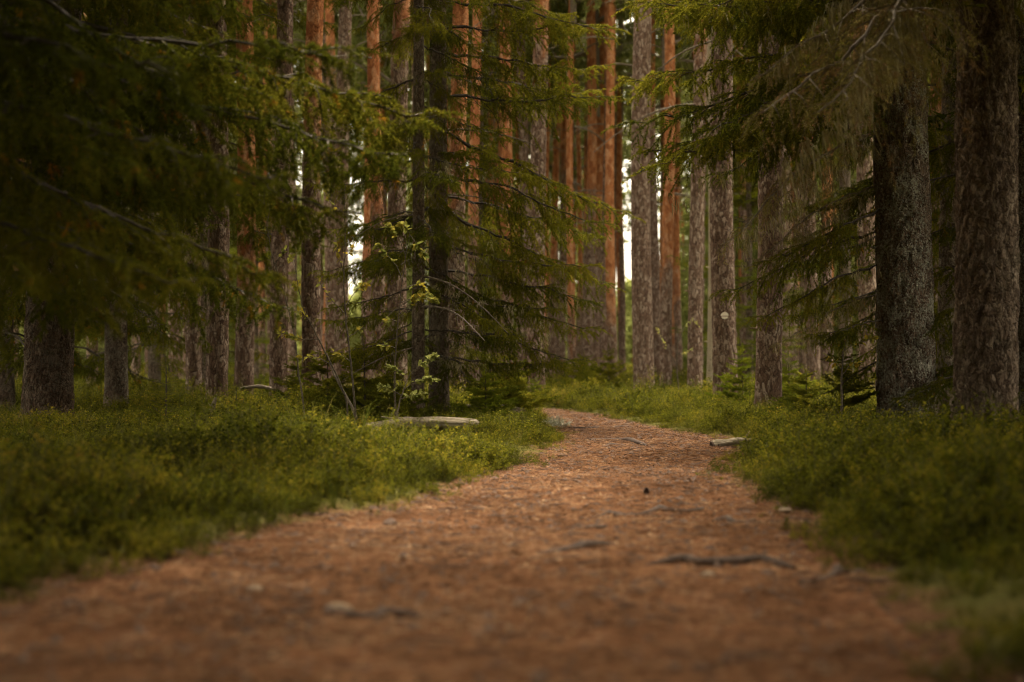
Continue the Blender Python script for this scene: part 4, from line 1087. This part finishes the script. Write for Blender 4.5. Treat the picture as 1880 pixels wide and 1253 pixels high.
# cone with a green sprig on the path, a few loose leaves
d = px(1187, 912, 1.0) - Vector((0, 0, CAM_H)); t_ = -CAM_H / d.z
x, y = d.x * t_, t_
root = thing("pine_cone", "small dark cone standing up from the middle of the path", "cone", (x, y, gzf(x, y) + 0.012))
b = MB(); rs = np.random.default_rng(3)
for k in range(60):
    h = k / 60; an = k * 2.4; rr = 0.013 * math.sin(math.pi * (0.15 + 0.8 * h))
    q = np.array([rr * math.cos(an), rr * math.sin(an), 0.004 + h * 0.026]); dd = np.array([math.cos(an), math.sin(an), 0.7]); sd = np.array([-math.sin(an), math.cos(an), 0])
    b.quads([q - sd * 0.005 - dd * 0.004], [q + sd * 0.005 - dd * 0.004], [q + sd * 0.003 + dd * 0.006], [q - sd * 0.003 + dd * 0.006])
b.tube([[0, 0, 0], [0, 0, 0.02], [0, 0, 0.027]], [0.007, 0.009, 0.004], 8, 0, True)
link("scales", b.mesh("cone_mesh", M['darkbit']), root)

# pale reindeer lichen at the tip of the left bank
p = px(1020, 786, 13.8); z = gzf(p.x, p.y)
b = MB(); rs = np.random.default_rng(8)
for k in range(420):
    q = rs.normal(size=3) * np.array([0.055, 0.04, 0.025]); q[2] = abs(q[2])
    e = q + rs.normal(size=3) * 0.018 + np.array([0, 0, 0.018])
    b.tube([q, (q + e) / 2 + rs.normal(size=3) * 0.004, e], [0.003, 0.0025, 0.001], 3)
tag(link("reindeer_lichen", b.mesh("reindeer_lichen_mesh", M['reindeer']), None, (p.x, p.y, z + 0.04)), "cushion of whitish lichen at the left edge of the far path", "lichen")

# ------------------------------------------------------------------ undergrowth (one uncountable cover) and litter
def variant_collection(name, meshes):
    c = bpy.data.collections.new(name)
    for k, me in enumerate(meshes):
        c.objects.link(bpy.data.objects.new("%s_%02d" % (name, k), me))
    return c

def scatter(name, pts, rots, scl, idx, coll):
    me = bpy.data.meshes.new(name)
    me.vertices.add(len(pts)); me.vertices.foreach_set("co", np.asarray(pts, np.float32).ravel())
    for nm, ty, key, data in (("rot", 'FLOAT_VECTOR', "vector", rots), ("scl", 'FLOAT_VECTOR', "vector", scl), ("pick", 'INT', "value", idx)):
        a_ = me.attributes.new(nm, ty, 'POINT')
        a_.data.foreach_set(key, np.asarray(data, np.int32 if ty == 'INT' else np.float32).ravel())
    o = link(name, me)
    g = bpy.data.node_groups.new(name, 'GeometryNodeTree')
    g.interface.new_socket("Geometry", in_out='INPUT', socket_type='NodeSocketGeometry')
    g.interface.new_socket("Geometry", in_out='OUTPUT', socket_type='NodeSocketGeometry')
    gi, go = g.nodes.new("NodeGroupInput"), g.nodes.new("NodeGroupOutput")
    ci = g.nodes.new("GeometryNodeCollectionInfo"); ci.inputs['Collection'].default_value = coll; ci.inputs['Separate Children'].default_value = True
    ci.inputs['Reset Children'].default_value = True
    ip = g.nodes.new("GeometryNodeInstanceOnPoints"); ip.inputs['Pick Instance'].default_value = True
    def attr(nm, ty):
        n_ = g.nodes.new("GeometryNodeInputNamedAttribute"); n_.data_type = ty; n_.inputs['Name'].default_value = nm
        return n_.outputs['Attribute']
    e2r = g.nodes.new("FunctionNodeEulerToRotation")
    g.links.new(attr("rot", 'FLOAT_VECTOR'), e2r.inputs[0]); g.links.new(e2r.outputs[0], ip.inputs['Rotation'])
    g.links.new(attr("scl", 'FLOAT_VECTOR'), ip.inputs['Scale']); g.links.new(attr("pick", 'INT'), ip.inputs['Instance Index'])
    g.links.new(gi.outputs[0], ip.inputs['Points']); g.links.new(ci.outputs[0], ip.inputs['Instance']); g.links.new(ip.outputs[0], go.inputs[0])
    md = o.modifiers.new("scatter", 'NODES'); md.node_group = g
    return tag(o, kind="stuff")

def bilberry_tuft(seed, H=0.2, Rr=0.12, stems=16, leaf=0.015):
    rs = np.random.default_rng(seed); b = MB(); P, D = [], []
    for k in range(stems):
        an = rs.uniform(0, 6.28); r_ = Rr * math.sqrt(rs.random()); h = H * rs.uniform(0.55, 1.1)
        p0 = np.array([r_ * math.cos(an), r_ * math.sin(an), -0.03])
        lean = np.array([math.cos(an), math.sin(an), 0]) * rs.uniform(0, 0.06) + rs.normal(size=3) * 0.02
        t = np.linspace(0, 1, 5)[:, None]
        st = p0 + np.array([0, 0, h]) * t + lean * t ** 1.5
        b.tube(st, [0.0018, 0.0016, 0.0014, 0.001, 0.0006], 3, 1)
        for j in range(rs.integers(3, 6)):
            s = rs.uniform(0.3, 0.95); q = p0 + np.array([0, 0, h]) * s + lean * s ** 1.5
            a2 = rs.uniform(0, 6.28); d = np.array([math.cos(a2) * 0.8, math.sin(a2) * 0.8, 0.9]); d /= np.linalg.norm(d)
            l = h * rs.uniform(0.2, 0.4); e = q + d * l
            b.tube([q, e], [0.001, 0.0005], 3, 1)
            n_ = rs.integers(5, 9); u = np.linspace(0.2, 1.0, n_)[:, None]
            P.append(q + (e - q) * u); sd = np.cross(d, [0.1, 0.2, 1.0]); sd /= np.linalg.norm(sd)
            D.append(d * 0.6 + sd * np.where(np.arange(n_) % 2, 1, -1)[:, None] + rs.normal(size=(n_, 3)) * 0.35)
    P = np.concatenate(P); D = np.concatenate(D); D /= np.linalg.norm(D, axis=1)[:, None]
    n_ = len(P); up = np.array([0, 0, 1.0]) + rs.normal(size=(n_, 3)) * 0.5; S = np.cross(D, up); S /= np.linalg.norm(S, axis=1)[:, None] + 1e-9
    l = leaf * rs.uniform(0.7, 1.3, n_)[:, None]; w = l * 0.30
    b.quads(P, P + D * l * 0.5 + S * w, P + D * l, P + D * l * 0.5 - S * w, 0)
    return b.mesh("bilberry_mesh", [M['bilberry'], M['bstem']])

def grass_tuft(seed, H=0.30, n_=26):
    rs = np.random.default_rng(seed); b = MB()
    for k in range(n_):
        an = rs.uniform(0, 6.28); r_ = 0.05 * rs.random(); h = H * rs.uniform(0.5, 1.15); bend = rs.uniform(0.1, 0.8) * h
        t = np.linspace(0, 1, 6)[:, None]; d = np.array([math.cos(an), math.sin(an), 0])
        p_ = d * r_ + d * bend * t ** 2 + np.array([0, 0, 1.0]) * h * (t - 0.3 * t ** 3)
        sd = np.array([-d[1], d[0], 0]); w = 0.0022 * (1 - t * 0.9)
        b.quads(p_[:-1] - sd * w[:-1], p_[:-1] + sd * w[:-1], p_[1:] + sd * w[1:], p_[1:] - sd * w[1:], 0)
    return b.mesh("grass_mesh", M['grass'])

TUFTS = variant_collection("bilberry", [bilberry_tuft(k, 0.15 + 0.03 * (k % 4), 0.12, 15 + k % 3, 0.0135 + 0.002 * (k % 3)) for k in range(6)] + [grass_tuft(20 + k) for k in range(2)])

CLEAR = [(px_x(775, 10.9), 10.60, 0.75, 0.75, 0.86), (px_x(905, 13.6), 13.5, 0.5, 0.5, 0.6), (px_x(1020, 13.4), 13.3, 0.2, 0.4, 0.35), (px_x(735, 11.7), 11.7, 0.35, 0.3, 0.5), (px_x(1365, 10.6), 10.6, 0.38, 0.35, 0.75)]
def cover():
    P, Rr, S, I = [], [], [], []
    def ring(y0, y1, dens, side, scale):
        A = (y1 - y0) * (side * (y0 + y1) + 3.2)
        n_ = int(A * dens)
        y = np.sqrt(RNG.uniform(y0 * y0, y1 * y1, n_)); x = RNG.uniform(-1, 1, n_) * (side * y + 1.6)
        d = path_sd(x, y)
        patch = fbm2(x * 0.8, y * 0.8, 11)
        keep = (d > -0.03) & (RNG.random(n_) < np.clip(0.35 + d * 1.8, 0, 1) * np.clip(0.55 + patch, 0, 1))
        x, y, d, patch = x[keep], y[keep], d[keep], patch[keep]
        s = scale * (0.35 + 0.65 * sstep(0.0, 0.55, d)) * RNG.uniform(0.65, 1.35, len(x)) * (0.15 + 1.75 * patch)
        P.append(np.stack([x, y, gz(x, y) - 0.012], 1)); S.append(np.stack([s, s, s * RNG.uniform(0.85, 1.15, len(x))], 1))
        Rr.append(np.stack([RNG.normal(0, 0.12, len(x)), RNG.normal(0, 0.12, len(x)), RNG.uniform(0, 6.28, len(x))], 1))
        g = RNG.random(len(x)) < 0.15
        for cx_, cy_, rx_, ry_, am in CLEAR:
            S[-1] *= (1 - am * np.exp(-((x - cx_) / rx_) ** 2 - ((y - cy_) / ry_) ** 2))[:, None]
        I.append(np.where(g, RNG.integers(6, 8, len(x)), RNG.integers(0, 6, len(x))))
    ring(1.8, 8, 125, 0.46, 0.88); ring(8, 16, 105, 0.44, 0.78); ring(16, 30, 34, 0.44, 1.15); ring(30, 60, 9, 0.44, 1.8); ring(60, 110, 3.0, 0.44, 2.6)
    scatter("undergrowth", np.concatenate(P), np.concatenate(Rr), np.concatenate(S), np.concatenate(I), TUFTS)
cover()

def litter_patch(seed, n_=80, spread=0.15):
    rs = np.random.default_rng(seed); b = MB()
    P_ = np.concatenate([rs.uniform(-spread, spread, (n_, 2)), rs.uniform(0.000, 0.005, (n_, 1))], 1)
    an = rs.uniform(0, 6.28, n_); D = np.stack([np.cos(an), np.sin(an), rs.normal(size=n_) * 0.10], 1); S = np.stack([-np.sin(an), np.cos(an), rs.normal(size=n_) * 0.3], 1)
    l = rs.uniform(0.02, 0.055, n_)[:, None]; w = rs.uniform(0.0006, 0.0011, n_)[:, None]
    b.quads(P_ - D * l / 2 - S * w, P_ + D * l / 2 - S * w, P_ + D * l / 2 + S * w, P_ - D * l / 2 + S * w, 0)
    for k in range(5):      # bark flakes, small leaves
        q = np.array([*rs.uniform(-spread, spread, 2), 0.006]); a1 = rs.uniform(0, 6.28); r_ = rs.uniform(0.003, 0.012) * (1 if k % 2 else 0.6)
        e = np.array([[math.cos(a1 + t) * r_ * (1.5 if i_ % 2 else 0.8), math.sin(a1 + t) * r_, rs.uniform(-0.003, 0.006)] for i_, t in enumerate((0, 1.5, 3.1, 4.7))])
        b.quads([q + e[0]], [q + e[1]], [q + e[2]], [q + e[3]], 1 if k % 3 else 0)
    for k in range(2 if seed % 2 else 0):           # cone scales and bark lumps
        q = np.array([*rs.uniform(-spread, spread, 2), 0.004]); r_ = rs.uniform(0.006, 0.013); a1 = rs.uniform(0, 6.28)
        e = np.array([[math.cos(a1 + t) * r_ * 1.6, math.sin(a1 + t) * r_, 0] for t in (0, 1.2, 2.5, 3.7, 5.0)]) + rs.normal(size=(5, 3)) * 0.001
        top = q + np.array([0, 0, r_ * 0.9])
        b.tris(q + e, q + np.roll(e, -1, 0), np.repeat(top[None], 5, 0), 1)
    for k in range(1 if seed % 3 == 0 else 0):      # twig bits
        q = np.array([*rs.uniform(-spread, spread, 2), 0.006]); a1 = rs.uniform(0, 6.28); l_ = rs.uniform(0.03, 0.09); d_ = np.array([math.cos(a1), math.sin(a1), 0.03])
        b.tube([q - d_ * l_ / 2, q + np.array([0, 0, 0.003]), q + d_ * l_ / 2], [0.0022, 0.0026, 0.0016], 4, 1)
    return b.mesh("litter_mesh", [M['litter'], M['darkbit']])
LIT = variant_collection("needle_litter_patch", [litter_patch(60 + k) for k in range(6)])
def litter():
    n_ = 7000
    y = 1.8 + 20 * RNG.random(n_) ** 0.9; l = np.interp(y, PY, PL) - 0.3; r_ = np.interp(y, PY, PR) + 0.3
    x = l + (r_ - l) * RNG.random(n_)
    d = path_sd(x, y); k = d < 0.16
    x, y, d = x[k], y[k], d[k]
    z = gz(x, y) + 0.012 + (fbm2(x * 9, y * 9, 8, 3) - 0.5) * 0.007 - sstep(0.02, 0.22, d) * 0.03 + 0.002
    m = len(x)
    scatter("needle_litter", np.stack([x, y, z], 1), np.stack([RNG.normal(0, .03, m), RNG.normal(0, .03, m), RNG.uniform(0, 6.28, m)], 1),
            np.repeat(RNG.uniform(0.7, 1.2, m)[:, None], 3, 1), RNG.integers(0, 6, m), LIT)
litter()
